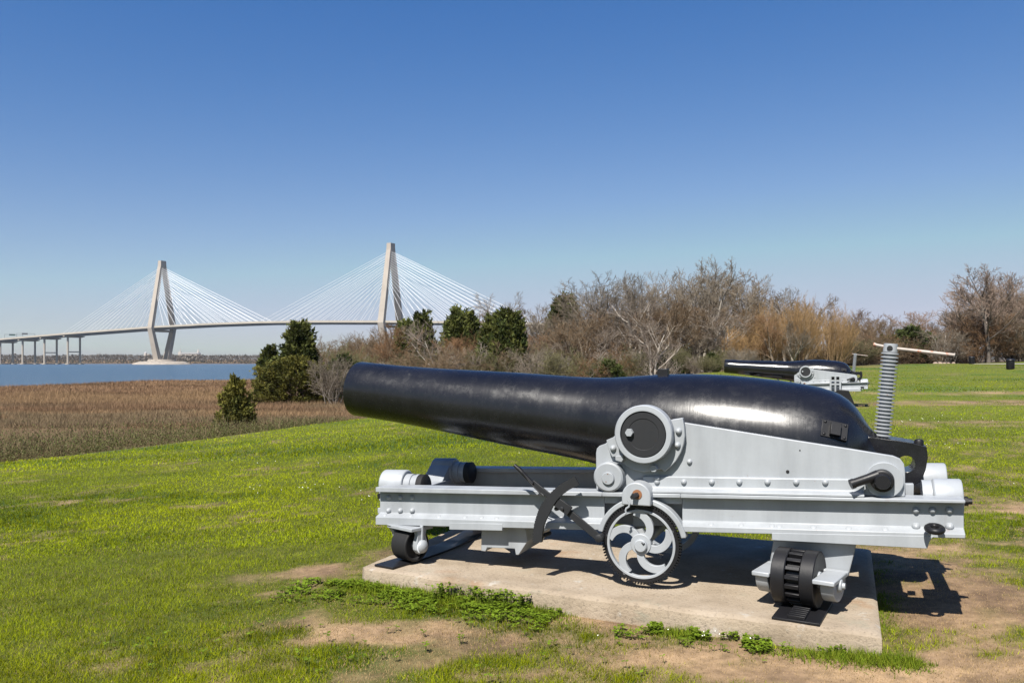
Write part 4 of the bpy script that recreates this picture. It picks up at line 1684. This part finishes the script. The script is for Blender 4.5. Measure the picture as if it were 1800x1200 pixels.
    m.box(xL - 0.04, xL + 0.04, -0.575, -0.52, za - 0.018, za + 0.018)
    m.build("end_bolt", IRON, near, 0.004)

    # ------------------------------------------------ cross members
    m = MB()
    bxs = LL([(848, 923), (924, 923), (929, 950), (913, 974), (908, 974), (906, 963), (858, 961), (855, 968), (847, 967)], -0.56)
    m.prism(bxs, -0.575, -0.10)
    m.build("centre_box", WHITE, root, 0.004)
    for (xa, xb, dz) in ((xL + 0.03, xL + 0.11, 0.0), (xR - 0.55, xR - 0.30, 0.0), (xR - 0.10, xR - 0.02, 0.0), (-0.1, -0.02, 0.02)):
        m = MB()
        m.hexa([(xa, -0.58, zfb(xa) + 0.012), (xb, -0.58, zfb(xb) + 0.012), (xb, 0.58, zfb(xb) + 0.012), (xa, 0.58, zfb(xa) + 0.012), (xa, -0.58, zft(xa) + 0.14 - dz), (xb, -0.58, zft(xb) + 0.14 - dz), (xb, 0.58, zft(xb) + 0.14 - dz), (xa, 0.58, zft(xa) + 0.14 - dz)])
        m.build("transom", WHITE, root, 0.004)

    def flat(xa, ya, xb, yb, w, dz=0.006, t=0.018):
        m = MB()
        d = Vector((xb - xa, yb - ya, 0)).normalized()
        n = Vector((-d.y, d.x, 0)) * w / 2
        a0, a1 = zfb(xa) - dz, zfb(xb) - dz
        m.hexa([(xa + n.x, ya + n.y, a0 - t), (xa - n.x, ya - n.y, a0 - t), (xb - n.x, yb - n.y, a1 - t), (xb + n.x, yb + n.y, a1 - t), (xa + n.x, ya + n.y, a0), (xa - n.x, ya - n.y, a0), (xb - n.x, yb - n.y, a1), (xb + n.x, yb + n.y, a1)])
        m.build("diagonal_brace", WHITE, root, 0.003)
    flat(xL + 0.45, -0.56, -1.62, -0.02, 0.10)
    flat(-1.34, 0.0, -0.85, -0.56, 0.10)
    flat(xL + 0.45, 0.56, -1.62, 0.02, 0.10, 0.03)
    flat(-1.34, 0.0, -0.85, 0.56, 0.10, 0.03)
    flat(-0.2, -0.55, 0.5, 0.55, 0.10)

    # ------------------------------------------------ recoil cylinders at both ends
    def recoil(x0, x1, yc, zc, r, front, par):
        m = MB()
        m.lathe([(0, r * 0.86), (0.012, r), (x1 - x0 - 0.01, r), (x1 - x0, r * 0.94)], (x0, yc, zc), (1, 0, 0.037), 40)
        m.box(x0 + 0.01, x1 - 0.012, yc - r * 0.94, yc + r * 0.94, zc - 0.11, zc - 0.001)
        cyl = m.build("recoil_cylinder", WHITE, par, 0.004)
        m = MB()
        if front:
            m.lathe([(0, r * 0.80), (0.05, r * 0.80), (0.052, r * 0.72), (0.075, r * 0.72), (0.077, r * 0.78), (0.10, r * 0.78)], (x1 + 0.0005, yc, zc), (1, 0, 0.037), 36)
            m.build("collar", WHITE, cyl)
            m = MB()
            m.lathe([(0, r * 0.80), (0.045, r * 0.82), (0.05, r * 0.76)], (x1 + 0.1008, yc, zc), (1, 0, 0.037), 36)
            m.build("buffer_disc", RUBBER, cyl)
        else:
            m.lathe([(0, 0.028), (0.03, 0.026), (0.031, 0.018), (0.05, 0.018)], (x1 + 0.0005, yc, zc - 0.015), (1, 0, 0.037), 8)
            m.build("end_nut", IRON, cyl)
            m = MB()
            m.lathe([(0, r * 0.90), (0.05, r * 0.90)], (x0 - 0.0505, yc, zc), (1, 0, 0.037), 36)
            m.build("collar", WHITE, cyl)
        return cyl
    fx0 = L(674, 840, -0.42)[0]
    fx1 = L(713, 840, -0.42)[0]
    fz = L(700, 827, -0.42)[1]
    recoil(fx0, fx1 + 0.01, -0.40, fz - 0.105, 0.105, True, root)
    ff = recoil(fx0, fx1 + 0.01, 0.40, fz - 0.105, 0.105, True, root)
    for yc in (-0.40, 0.40):
        m = MB()
        xs0, xs1 = fx0 + 0.012, fx1
        zc = fz - 0.105
        secs = []
        for yy, hh in ((0.0, 0.075), (0.06, 0.05), (0.12, 0.0), (0.20, -0.07), (0.30, -0.11)):
            y_ = yc - (0.055 + yy) * (1 if yc > 0 else -1)
            secs.append([(xs0, y_, zc - 0.14), (xs1, y_, zc - 0.14), (xs1, y_, zc + hh), (xs0, y_, zc + hh)])
        m.loft(secs)
        m.build("cylinder_foot", WHITE, root, 0.003)
    rx0 = L(1645, 860, -0.42)[0]
    rx1 = L(1690, 860, -0.42)[0]
    rz = L(1670, 843, -0.42)[1]
    recoil(rx0 - 0.02, rx1 + 0.005, -0.40, rz - 0.105, 0.105, False, root)
    recoil(rx0 - 0.02, rx1 + 0.005, 0.40, rz - 0.105, 0.105, False, root)

    # ------------------------------------------------ cheeks of the top carriage
    yc0, yc1 = -0.590, -0.555
    base_l = lambda x: zt(x) + 0.002

    def cheek(s, detail):
        pts = LL([(1048, 866), (1047.5, 796), (1049, 788), (1054, 783), (1064, 779.5), (1078, 768), (1100, 745), (1131, 735), (1180, 738), (1200, 742), (1300, 758), (1400, 774), (1500, 789.5), (1570, 801), (1582, 806), (1589, 815), (1591, 830), (1591, 872)], yc0)
        pts[0] = (pts[0][0], base_l(pts[0][0]))
        pts[-1] = (pts[-1][0], base_l(pts[-1][0]))
        m = MB()
        m.prism(pts, yc0 * s, yc1 * s)
        ck = m.build("cheek", WHITE, root, 0.004)
        # foot angle along the rail
        m = MB()
        xa = L(1130, 850, -0.61)[0]
        xb = L(1519, 866, -0.61)[0]
        m.loft([[(x, y * s, z) for y, z in ((yc0 - 0.0005, base_l(x)), (-0.660, base_l(x)), (-0.660, base_l(x) + 0.014), (-0.618, base_l(x) + 0.024), (-0.610, base_l(x) + 0.034), (-0.610, base_l(x) + 0.092 - 0.0), (-0.602, base_l(x) + 0.098), (yc0 - 0.0005, base_l(x) + 0.098))] for x in (xa, xb)])
        m.build("foot_angle", WHITE, ck, 0.003)
        if not detail:
            return ck
        for px in (1155, 1202, 1251, 1299.5, 1349, 1399.5, 1450.5):
            rivet(px, 846.5 + (px - 1202) * 0.003, -0.610, ck, 0.0185, 0.017)
        rivet(1212, 811, yc0, ck, 0.0175, 0.018)
        # small dark holes
        for px, py, r in ((1384.5, 828.5, 0.010), (1406, 791, 0.004)):
            x, z = L(px, py, yc0)
            m = MB()
            m.lathe([(0, r), (0.0025, r), (0.003, r * 0.8)], (x, yc0 - 0.0001, z), (0, -1, 0), 14)
            m.build("bolt_hole", RUBBER, ck)
        # strap below the trunnion
        sp = LL([(1066, 773), (1083, 766), (1086, 760), (1095, 745), (1131, 738), (1172, 746), (1181, 737), (1200, 734), (1203, 750), (1204, 765), (1202, 780), (1197, 795), (1189, 809), (1179, 820), (1168, 829), (1163, 824), (1150, 827), (1131, 829), (1112, 825), (1100, 817), (1096, 813), (1091, 806), (1085, 802), (1076, 803), (1070, 790)], -0.63)
        m = MB()
        m.prism(sp, -0.635, yc0 - 0.0003)
        m.build("strap", WHITE, ck, 0.004)
        m = MB()
        lug = LL([(1082, 801), (1095, 799), (1097, 806), (1093, 812), (1082, 809)], -0.66)
        m.prism(lug, -0.668, -0.6355)
        m.build("strap_lug", WHITE, ck, 0.004)
        for px, py, r in ((1193, 757.5, 0.021), (1191, 782, 0.020), (1078, 787.5, 0.021)):
            rivet(px, py, -0.635, ck, r, 0.024)
        x, z = L(1149.5, 822.5, -0.65)
        m = MB()
        m.lathe([(0, 0.025), (0.034, 0.024), (0.035, 0.001)], (x, -0.635, z), (0, -1, 0), 6)
        m.build("strap_bolt", WHITE, ck, 0.002, smooth=20)
        rivet(1155, 840, -0.612, ck, 0.019, 0.018)
        # trunnion ring
        m = MB()
        m.lathe([(0, 0.144), (-0.001, 0.150), (0, 0.160), (0.0, 0.174), (0.008, 0.180), (0.085, 0.180), (0.085, 0.144), (0, 0.144)], (tx, -0.715, tz), (0, 1, 0), 64, False)
        m.build("trunnion_ring", WHITE, ck, smooth=35)
        return ck
    ck = cheek(1, True)
    cheek(-1, False)

    # small truck wheel at the front of the cheek
    x, z = L(1069.5, 838, -0.66)
    m = MB()
    m.lathe([(0, 0.084), (0.008, 0.0945), (0.09, 0.0945), (0.092, 0.06)], (x, -0.672, z), (0, 1, 0), 48)
    tw = m.build("truck_wheel", WHITE, root, smooth=35)
    xh, zh = L(1069.3, 841, -0.69)
    m = MB()
    m.lathe([(0, 0.040), (0.013, 0.040), (0.017, 0.036), (0.017, 0.001)], (x + 0.002, -0.6715, z - 0.006), (0, -1, 0), 28)
    m.build("hub_cap", WHITE, tw)
    for dx, dz in ((0.004, 0.036), (-0.010, -0.026)):
        m = MB()
        m.lathe([(0, 0.0035), (0.0015, 0.0032)], (x + dx * 0.8, -0.6885, z + dz * 0.8 - 0.006), (0, -1, 0), 8)
        m.build("pin_hole", RUST, tw)

    # eccentric disc and lever socket at the rear of the cheek
    x, z = L(1554.5, 843.5, -0.62)
    m = MB()
    m.lathe([(0, 0.101), (0.028, 0.101), (0.032, 0.097), (0.032, 0.001)], (x, yc0 - 0.0003, z), (0, -1, 0), 48)
    ec = m.build("eccentric_disc", WHITE, root, smooth=35)
    x1, z1 = L(1551, 845, -0.65)
    m = MB()
    m.lathe([(0, 0.064), (0.046, 0.060), (0.050, 0.054), (0.050, 0.046), (0.056, 0.044), (0.074, 0.042), (0.080, 0.037), (0.080, 0.001)], (x1, -0.623, z1), (0, -1, 0), 40)
    pa = L(1543, 838, -0.66)
    a0 = L(1530, 832.5, -0.68)
    a1 = L(1495, 851, -0.70)
    p1_ = Vector((a1[0], -0.70, a1[1]))
    p0_ = Vector((pa[0], -0.655, pa[1] + 0.010))
    m.tube([p0_, p0_.lerp(p1_, 0.35), p0_.lerp(p1_, 0.86), p0_.lerp(p1_, 0.865), p1_], [0.030, 0.0255, 0.0255, 0.0285, 0.0285], 20)
    m.build("lever_socket", IRON, ec, smooth=35)
    # fork pieces behind the eccentric
    m = MB()
    kp = LL([(1591, 850), (1606, 850), (1606, 872), (1591, 872)], -0.45)
    m.prism(kp, -0.46, -0.40)
    m.build("rear_block", WHITE, root, 0.003)

    # ------------------------------------------------ gear wheel with curved spokes
    GX, GZ = L(1126.5, 956, -0.685)
    gs = 5.09 / 1450
    m = MB()
    r_out, r_in = 61.0 * gs, 56.5 * gs
    m.ring(GX, GZ, r_in, r_out, -0.690, -0.655, seg=96)
    hub_r = 18.5 * gs
    m.lathe([(0, hub_r * 0.96), (0.006, hub_r), (0.05, hub_r)], (GX, -0.692, GZ), (0, 1, 0), 40)
    for k in range(5):
        a_s = R(-22 + 72 * k)
        pts = []
        nn_ = 16
        lft, rgt = [], []
        for i in range(nn_ + 1):
            t = i / nn_
            rr_ = (15 + (58.5 - 15) * t) * gs
            an = a_s + R(52) * t ** 1.7
            pts.append(Vector((GX + rr_ * math.cos(an), 0, GZ + rr_ * math.sin(an))))
        for i in range(nn_ + 1):
            d = (pts[min(i + 1, nn_)] - pts[max(i - 1, 0)]).normalized()
            nrm = Vector((-d.z, 0, d.x))
            w = (6.6 + 1.2 * max(0, (i / nn_ - 0.8) * 5) ** 2) * gs
            lft.append(pts[i] + nrm * w)
            rgt.append(pts[i] - nrm * w)
        secs = []
        for i in range(nn_ + 1):
            secs.append([(lft[i].x, -0.686, lft[i].z), (rgt[i].x, -0.686, rgt[i].z), (rgt[i].x, -0.658, rgt[i].z), (lft[i].x, -0.658, lft[i].z)])
        m.loft(secs)
    gear = m.build("gear_wheel", WHITE, root, 0.002, smooth=35)
    m = MB()
    m.ring(GX, GZ, r_out + 0.0004, 66.8 * gs, -0.686, -0.650, seg=96)
    nt = 84
    for k in range(nt):
        a = 2 * math.pi * k / nt
        ca, sa = math.cos(a), math.sin(a)
        m.obox((GX + 68.6 * gs * ca, -0.668, GZ + 68.6 * gs * sa), (ca, 0, sa), (0, 1, 0), (-sa, 0, ca), 2.3 * gs, 0.0175, 1.15 * gs)
    m.build("toothed_rim", IRON, gear, smooth=25)
    m = MB()
    m.lathe([(0, 0.040), (0.014, 0.040), (0.020, 0.034), (0.020, 0.001)], (GX + 0.002, -0.6925, GZ - 0.006), (0, -1, 0), 28)
    m.build("hub_cap", WHITE, gear)
    m = MB()
    m.tube([(GX + 0.012, -0.715, GZ + 0.018), (GX + 0.022, -0.717, GZ + 0.006), (GX + 0.030, -0.717, GZ + 0.016)], 0.0035, 6)
    m.build("cotter_pin", IRON, gear)
    m = MB()
    m.cyl((GX, -0.64, GZ), (GX, 0.58, GZ), 0.035, 20)
    m.build("axle", WHITE, root)
    # the second, hidden wheel on the same shaft
    m = MB()
    m.ring(GX, GZ, 0.19, 0.23, 0.12, 0.19, seg=64)
    m.build("brake_drum", WHITE, root, 0.003)

    # arched cover over the gear and the bearing above it
    m = MB()
    m.ring(GX, GZ, 71.6 * gs, 81 * gs, -0.679, W1 - 0.0006, 12, 168, 48)
    m.build("gear_cover", WHITE, root, 0.006)
    hx_, hz_ = L(1119, 873, -0.72)
    r_h = 26.3 * 4.99 / 1450
    zb = L(1119, 887.5, -0.72)[1]
    poly = [(hx_ + r_h, zb)] + [(hx_ + r_h * math.cos(R(a)), hz_ + r_h * math.sin(R(a))) for a in range(0, 181, 9)] + [(hx_ - r_h, zb)]
    m = MB()
    m.prism(poly, -0.735, -0.592)
    hs = m.build("bearing_housing", WHITE, root, 0.007, smooth=35)
    sx_, sz_ = L(1120, 868.5, -0.735)
    m = MB()
    m.lathe([(0, 0.030), (0.004, 0.030), (0.0045, 0.022), (0.0046, 0.001)], (sx_, -0.7352, sz_), (0, -1, 0), 24)
    m.build("bushing", RUST, hs)
    ex_, ez_ = L(1110, 873.5, -0.79)
    m = MB()
    m.tube([(sx_, -0.736, sz_ - 0.002), (sx_ - 0.012, -0.762, sz_ - 0.008), (ex_ + 0.004, -0.79, ez_)], [0.017, 0.017, 0.015], 6)
    m.dome((ex_ + 0.006, -0.782, ez_ + 0.018), (0, -0.4, 1), 0.008, 0.006, 8)
    m.build("crank_shaft", IRONG, hs, smooth=20)
    m = MB()
    hk = [(1104, 879), (1107, 884), (1105.5, 890), (1101, 893), (1099.5, 897), (1101, 901), (1097.5, 903.5)]
    m.tube([(*(lambda q: (q[0], -0.785, q[1]))(L(px, py, -0.785)),) for px, py in hk], 0.0062, 8)
    m.build("safety_hook", WHITE, hs)

    # ------------------------------------------------ ratchet quadrant and lever
    outer = [(1010, 837.6), (998, 844), (985, 851), (974, 860), (964, 870.5), (955.5, 881), (948, 893), (943.5, 906), (939.5, 919.5), (937.5, 936), (936.2, 952.7)]
    inner = [(952, 952.7), (953, 938), (955.5, 923), (959.5, 913), (964.5, 903.7), (971, 890), (978.5, 878.5), (988, 869), (999, 861), (1017, 852)]
    yq = -0.78
    m = MB()
    no = 60
    op = LL(outer, yq)
    # fine ratchet teeth along the outer edge
    dense = []
    for i in range(len(op) - 1):
        for k in range(7):
            t = k / 7
            px_ = op[i][0] * (1 - t) + op[i + 1][0] * t
            pz_ = op[i][1] * (1 - t) + op[i + 1][1] * t
            dx_, dz_ = op[i + 1][0] - op[i][0], op[i + 1][1] - op[i][1]
            ln = math.hypot(dx_, dz_)
            off = 0.0035 if k % 2 else 0.0
            dense.append((px_ + dz_ / ln * off, pz_ - dx_ / ln * off))
    dense.append(op[-1])
    m.prism(dense + LL(inner, yq), yq, yq + 0.025)
    quad = m.build("ratchet_quadrant", IRONG, root, 0.0, smooth=0)
    m = MB()
    for px, py in ((975, 895), (945, 945)):
        x, z = L(px, py, yq)
        m.cyl((x, yq + 0.0255, z), (x + 0.02, W1 - 0.001, z), 0.014, 10)
    m.build("quadrant_strut", IRONG, quad)

    def bar(p, q, w, ya, yb, mb):
        (xa, za), (xb, zb_) = L(*p, ya), L(*q, ya)
        d = Vector((xb - xa, 0, zb_ - za)).normalized()
        n = Vector((-d.z, 0, d.x)) * w / 2
        mb.prism([(xa + n.x, za + n.z), (xb + n.x, zb_ + n.z), (xb - n.x, zb_ - n.z), (xa - n.x, za - n.z)], ya, yb)
    m = MB()
    bar((1054, 947), (980, 884), 0.046, -0.752, -0.734, m)
    bar((980, 884), (935, 847), 0.034, -0.752, -0.736, m)
    lev = m.build("ratchet_lever", IRONG, root, 0.003)
    m = MB()
    bar((1001, 899), (977, 881), 0.062, -0.772, -0.7525, m)
    x, z = L(988, 893.5, -0.772)
    m.lathe([(0, 0.014), (0.010, 0.014), (0.012, 0.010)], (x, -0.7721, z), (0, -1, 0), 12)
    m.build("pawl", IRONG, lev, 0.003)
    m = MB()
    pts = [L(px, py, -0.76) for px, py in ((904, 817), (912, 824), (936, 850))]
    m.tube([(pts[0][0], -0.76, pts[0][1]), (pts[1][0], -0.76, pts[1][1]), (pts[2][0], -0.757, pts[2][1])], [0.011, 0.015, 0.012], 10)
    pts = [L(px, py, -0.775) for px, py in ((918, 829), (932, 849), (955, 872))]
    m.tube([(q[0], -0.772, q[1]) for q in pts], 0.005, 6)
    m.build("handle", IRON, lev)
    x, z = L(1053, 945, -0.75)
    m = MB()
    m.lathe([(0, 0.026), (0.030, 0.024), (0.034, 0.016)], (x, -0.735, z), (0, -1, 0), 14)
    m.cyl((x, -0.735, z), (x, -0.56, z), 0.018, 12)
    m.build("lever_pivot", IRONG, lev)

    # ------------------------------------------------ traverse wheels
    def wheel_axis(X, Y, ax, s):
        x, y = W2L(X, Y)
        a = Vector((ax[0] * CY - ax[1] * SY, ax[0] * SY + ax[1] * CY, 0)).normalized()
        return Vector((x, y * s, 0)), Vector((a.x, a.y * s, 0))

    for s in (1, -1):
        # small plain wheel at the front
        c, a = wheel_axis(-0.715, 5.785, (0.74, -0.67), s)
        c.z = 0.131
        up = Vector((0, 0, 1))
        fw = Vector((-a.y, a.x, 0))
        m = MB()
        m.lathe([(-0.075, 0.05), (-0.075, 0.108), (-0.068, 0.114), (0.068, 0.114), (0.075, 0.108), (0.075, 0.098), (0.05, 0.09), (0.05, 0.03)], c, a, 40)
        wl_ = m.build("front_wheel", RUBBER, root, smooth=35)
        m = MB()
        m.cyl(c - a * 0.10, c + a * 0.10, 0.03, 16)
        m.build("axle", WHITE, wl_)
        m = MB()
        ztop = float(zfb(c.x)) - 0.001
        for sd in (-1, 1):
            ctr = c + a * (0.105 * sd)
            secs = []
            for (h, w, t) in ((0.0 - 0.05, 0.026, 0.018), (-0.02, 0.048, 0.022), (0.03, 0.046, 0.022), (0.08, 0.036 if sd > 0 else 0.07, 0.018), (ztop - c.z, 0.052 if sd > 0 else 0.11, 0.020)):
                q = ctr + up * h
                secs.append([q - fw * w - a * t, q + fw * w - a * t, q + fw * w + a * t, q - fw * w + a * t])
            m.loft(secs)
            # web and boss
            m.obox(ctr + up * 0.075 + a * 0.018 * sd, fw, up, a, 0.008, 0.07, 0.012)
            m.dome(ctr + a * 0.021 * sd, a * sd, 0.048, 0.034, 18)
        m.obox(c + up * (ztop - c.z - 0.012), fw, a, up, 0.10, 0.13, 0.0118)
        m.build("front_fork", WHITE, root, 0.005, smooth=40)

        # geared wheel at the rear
        c, a = wheel_axis(1.640, 4.722, (0.83, -0.56), s)
        c.z = 0.175
        fw = Vector((-a.y, a.x, 0))
        wm = None
        m = MB()
        for sd in (-1, 1):
            o = c + a * (0.079 * sd)
            m.lathe([(-0.037, 0.120), (-0.039, 0.153), (-0.034, 0.159), (0.034, 0.159), (0.039, 0.153), (0.037, 0.143), (0.034, 0.120)], o, a, 48)
        wm = m.build("rear_wheel", IRON, root, smooth=35)
        m = MB()
        m.lathe([(-0.041, 0.112), (-0.041, 0.122), (0.041, 0.122), (0.041, 0.112)], c, a, 40)
        for k in range(18):
            an = 2 * math.pi * k / 18
            rd = up * math.cos(an) + fw * math.sin(an)
            tg = a.cross(rd)
            m.obox(c + rd * 0.136, rd, a, tg, 0.018, 0.0395, 0.0115)
        m.build("gear_ring", IRON, wm, 0.003, smooth=25)
        m = MB()
        for sd in (-1, 1):
            m.lathe([(0, 0.119), (0.010, 0.115), (0.012, 0.05), (0.045, 0.045), (0.047, 0.01)], c + a * (0.079 * sd), a * sd, 32)
        m.build("wheel_disc", WHITE, wm, smooth=35)
        # bracket: upright web under the rail, shelf towards the outside with a slot for the wheel
        A = W2L(1.371, 4.71)
        B = W2L(1.737, 4.459)
        Cc = W2L(1.925, 4.715)
        Dd = W2L(1.546, 4.958)
        V3 = lambda p, z: Vector((p[0], p[1] * s, z))
        zs = 0.212
        A, B, Cc, Dd = V3(A, zs), V3(B, zs), V3(Cc, zs), V3(Dd, zs)
        th = Vector((0, 0, -0.026))

        def slab(mb, s0, s1, t0, t1):
            q = []
            for (u_, v_) in ((s0, t0), (s1, t0), (s1, t1), (s0, t1)):
                q.append((A.lerp(B, u_)).lerp(Dd.lerp(Cc, u_), v_))
            mb.hexa([p + th for p in q] + q)
        m = MB()
        slab(m, -0.01, 0.215, 0, 0.86)
        slab(m, 0.745, 1.01, 0, 0.86)
        slab(m, -0.01, 1.01, 0.8605, 1.0)
        # upright web, slightly leaning
        lt = L(1362, 947, -0.60)
        rt = L(1510, 957, -0.60)
        T0 = Vector((lt[0], -0.60 * s, zfb(lt[0]) - 0.0))
        T1 = Vector((rt[0], -0.60 * s, zfb(rt[0]) - 0.0))
        bk = Vector((0, 0.03 * s, 0))
        m.hexa([Dd + th, Cc + th, Cc + th + bk, Dd + th + bk, T0, T1, T1 + bk, T0 + bk])
        m.build("rear_bracket", WHITE, root, 0.006, smooth=40)
        m = MB()
        for u_ in (0.10, 0.90):
            e0 = A.lerp(B, u_)
            e1 = Dd.lerp(Cc, u_)
            mid_ = e0.lerp(e1, 0.5)
            dv = (e1 - e0).normalized()
            secs = []
            for q in (-1, 1):
                pts = []
                for k in range(13):
                    an = math.pi + math.pi * k / 12
                    pts.append(mid_ + a * (0.036 * q) + dv * (0.13 * math.cos(an)) + Vector((0, 0, -0.0262 + 0.115 * math.sin(an))))
                secs.append(pts)
            m.loft(secs)
        br = m.build("axle_bearing", WHITE, root, 0.005, smooth=40)
        m = MB()
        m.lathe([(0, 0.034), (0.018, 0.034), (0.022, 0.028), (0.022, 0.018), (0.036, 0.016), (0.037, 0.002)], A.lerp(B, 0.90).lerp(Dd.lerp(Cc, 0.90), 0.42) + a * 0.0365 + Vector((0, 0, -0.045)), a, 20)
        m.build("bearing_cap", WHITE, br)
    return root, barrel


CANNON, BARREL = make_cannon()


# ---------------------------------------------------------------- iron tracks lying on the slab
def arc_track(name, pts, w, z0, t, label, teeth=False):
    mb = MB()
    secs = []
    P = [Vector((x, y, 0)) for x, y in pts]
    for i, p in enumerate(P):
        d = (P[min(i + 1, len(P) - 1)] - P[max(i - 1, 0)]).normalized()
        n = Vector((-d.y, d.x, 0)) * w / 2
        secs.append([p + n + Vector((0, 0, z0)), p - n + Vector((0, 0, z0)), p - n + Vector((0, 0, z0 + t)), p + n + Vector((0, 0, z0 + t))])
    mb.loft(secs)
    o = mb.build(name, IRON, bevel=0.002)
    tag(o, label, "iron track")
    return o


arc_track("iron_track", [(-0.875, 5.62), (-0.715, 5.86), (-0.585, 6.08), (-0.47, 6.32), (-0.37, 6.58), (-0.30, 6.85)], 0.17, 0.002, 0.014, "curved black iron strip on the slab under the small front wheel")
tr = arc_track("iron_track", [(1.525, 4.44), (1.575, 4.53), (1.75, 4.84)], 0.25, 0.002, 0.012, "black toothed iron plate on the slab under the geared rear wheel")
m = MB()
for k in range(9):
    t = k / 8.0
    c = Vector((1.540 + 0.14 * t, 4.465 + 0.26 * t, 0.0142 + 0.009))
    m.obox(c, (0.83, -0.56, 0), (0.56, 0.83, 0), (0, 0, 1), 0.046, 0.009, 0.009)
m.build("rack_teeth", IRON, tr, 0.002)

# ---------------------------------------------------------------- second cannon
SX, SYY = 9.27, 25.95
SZ = 0.16
c2 = copy_tree(CANNON)
c2.location = (SX, SYY, SZ)
c2["label"] = "smaller-looking second black cannon farther back on the lawn, seen above the near breech"
for ch in c2.children:
    if ch.name.startswith("barrel"):
        ch.rotation_euler = (0, R(-1.6), 0)
        me = ch.data.copy()
        me.materials.clear()
        me.materials.append(GUN2)
        ch.data = me


def L2(px, py, yl):
    v = yl + SX * SY + SYY * CY
    k = (px - 900) / 1450
    Y = v / (CY + k * SY)
    X = k * Y
    return (X * CY - Y * SY - (SX * CY - SYY * SY), 1.4 - (py - 637) / 1450 * Y - SZ)


m = MB()
for px in (1460, 1468.5, 1477):
    x0, z0 = L2(px - 1.6, 688, -0.80)
    x1, z1 = L2(px + 1.6, 660, -0.80)
    m.box(x0, x1, -0.83, -0.78, z0, z1)
for py in (660.5, 669, 675):
    x0, z0 = L2(1460, py + 1.5, -0.80)
    x1, z1 = L2(1477, py - 1.2, -0.80)
    m.box(x0, x1, -0.826, -0.784, z0, z1)
m.build("side_frame", WHITE, c2, 0.004)
m = MB()
x0, z0 = L2(1460, 668, -0.75)
x1, z1 = L2(1477, 661, -0.75)
m.box(x0, x1, -0.775, -0.70, z0, z1)
m.build("frame_box", RUBBER, c2, 0.004)

p = [L2(px, py, -1.05) for px, py in ((1470, 684), (1492, 686.5), (1502, 709), (1497, 713), (1478, 706), (1471, 692))]
m = MB()
m.prism(p, -1.12, -0.86)
o = m.build("iron_block", IRON, bevel=0.01)
o.location = (SX, SYY, SZ)
o.rotation_euler = (0, 0, -YAW)
tag(o, "black sloping iron block leaning beside the second cannon's carriage", "iron block")


def slab2():
    mb = MB()
    mb.box(-2.3, 1.35, -1.15, 1.0, -0.35, -0.001)
    o = mb.build("concrete_slab", CONC, bevel=0.01)
    o.location = (SX, SYY, SZ)
    o.rotation_euler = (0, 0, -R(22))
    tag(o, "concrete slab under the second cannon farther back", "slab")


slab2()


# ---------------------------------------------------------------- the air between here and the far shore
def make_haze():
    m = bpy.data.materials.new("haze")
    m.use_nodes = True
    n, l = m.node_tree.nodes, m.node_tree.links
    n.remove(n["Principled BSDF"])
    v = n.new("ShaderNodeVolumePrincipled")
    v.inputs["Color"].default_value = (0.88, 0.90, 0.94, 1)
    v.inputs["Density"].default_value = HAZE
    v.inputs["Anisotropy"].default_value = 0.0
    l.new(v.outputs[0], n["Material Output"].inputs["Volume"])
    mb = MB()
    mb.box(-4600, 4600, -90, 4900, -8, 190)
    o = mb.build("haze", m, smooth=0)
    tag(o, kind="stuff")


HAZE = 0.00004
make_haze()
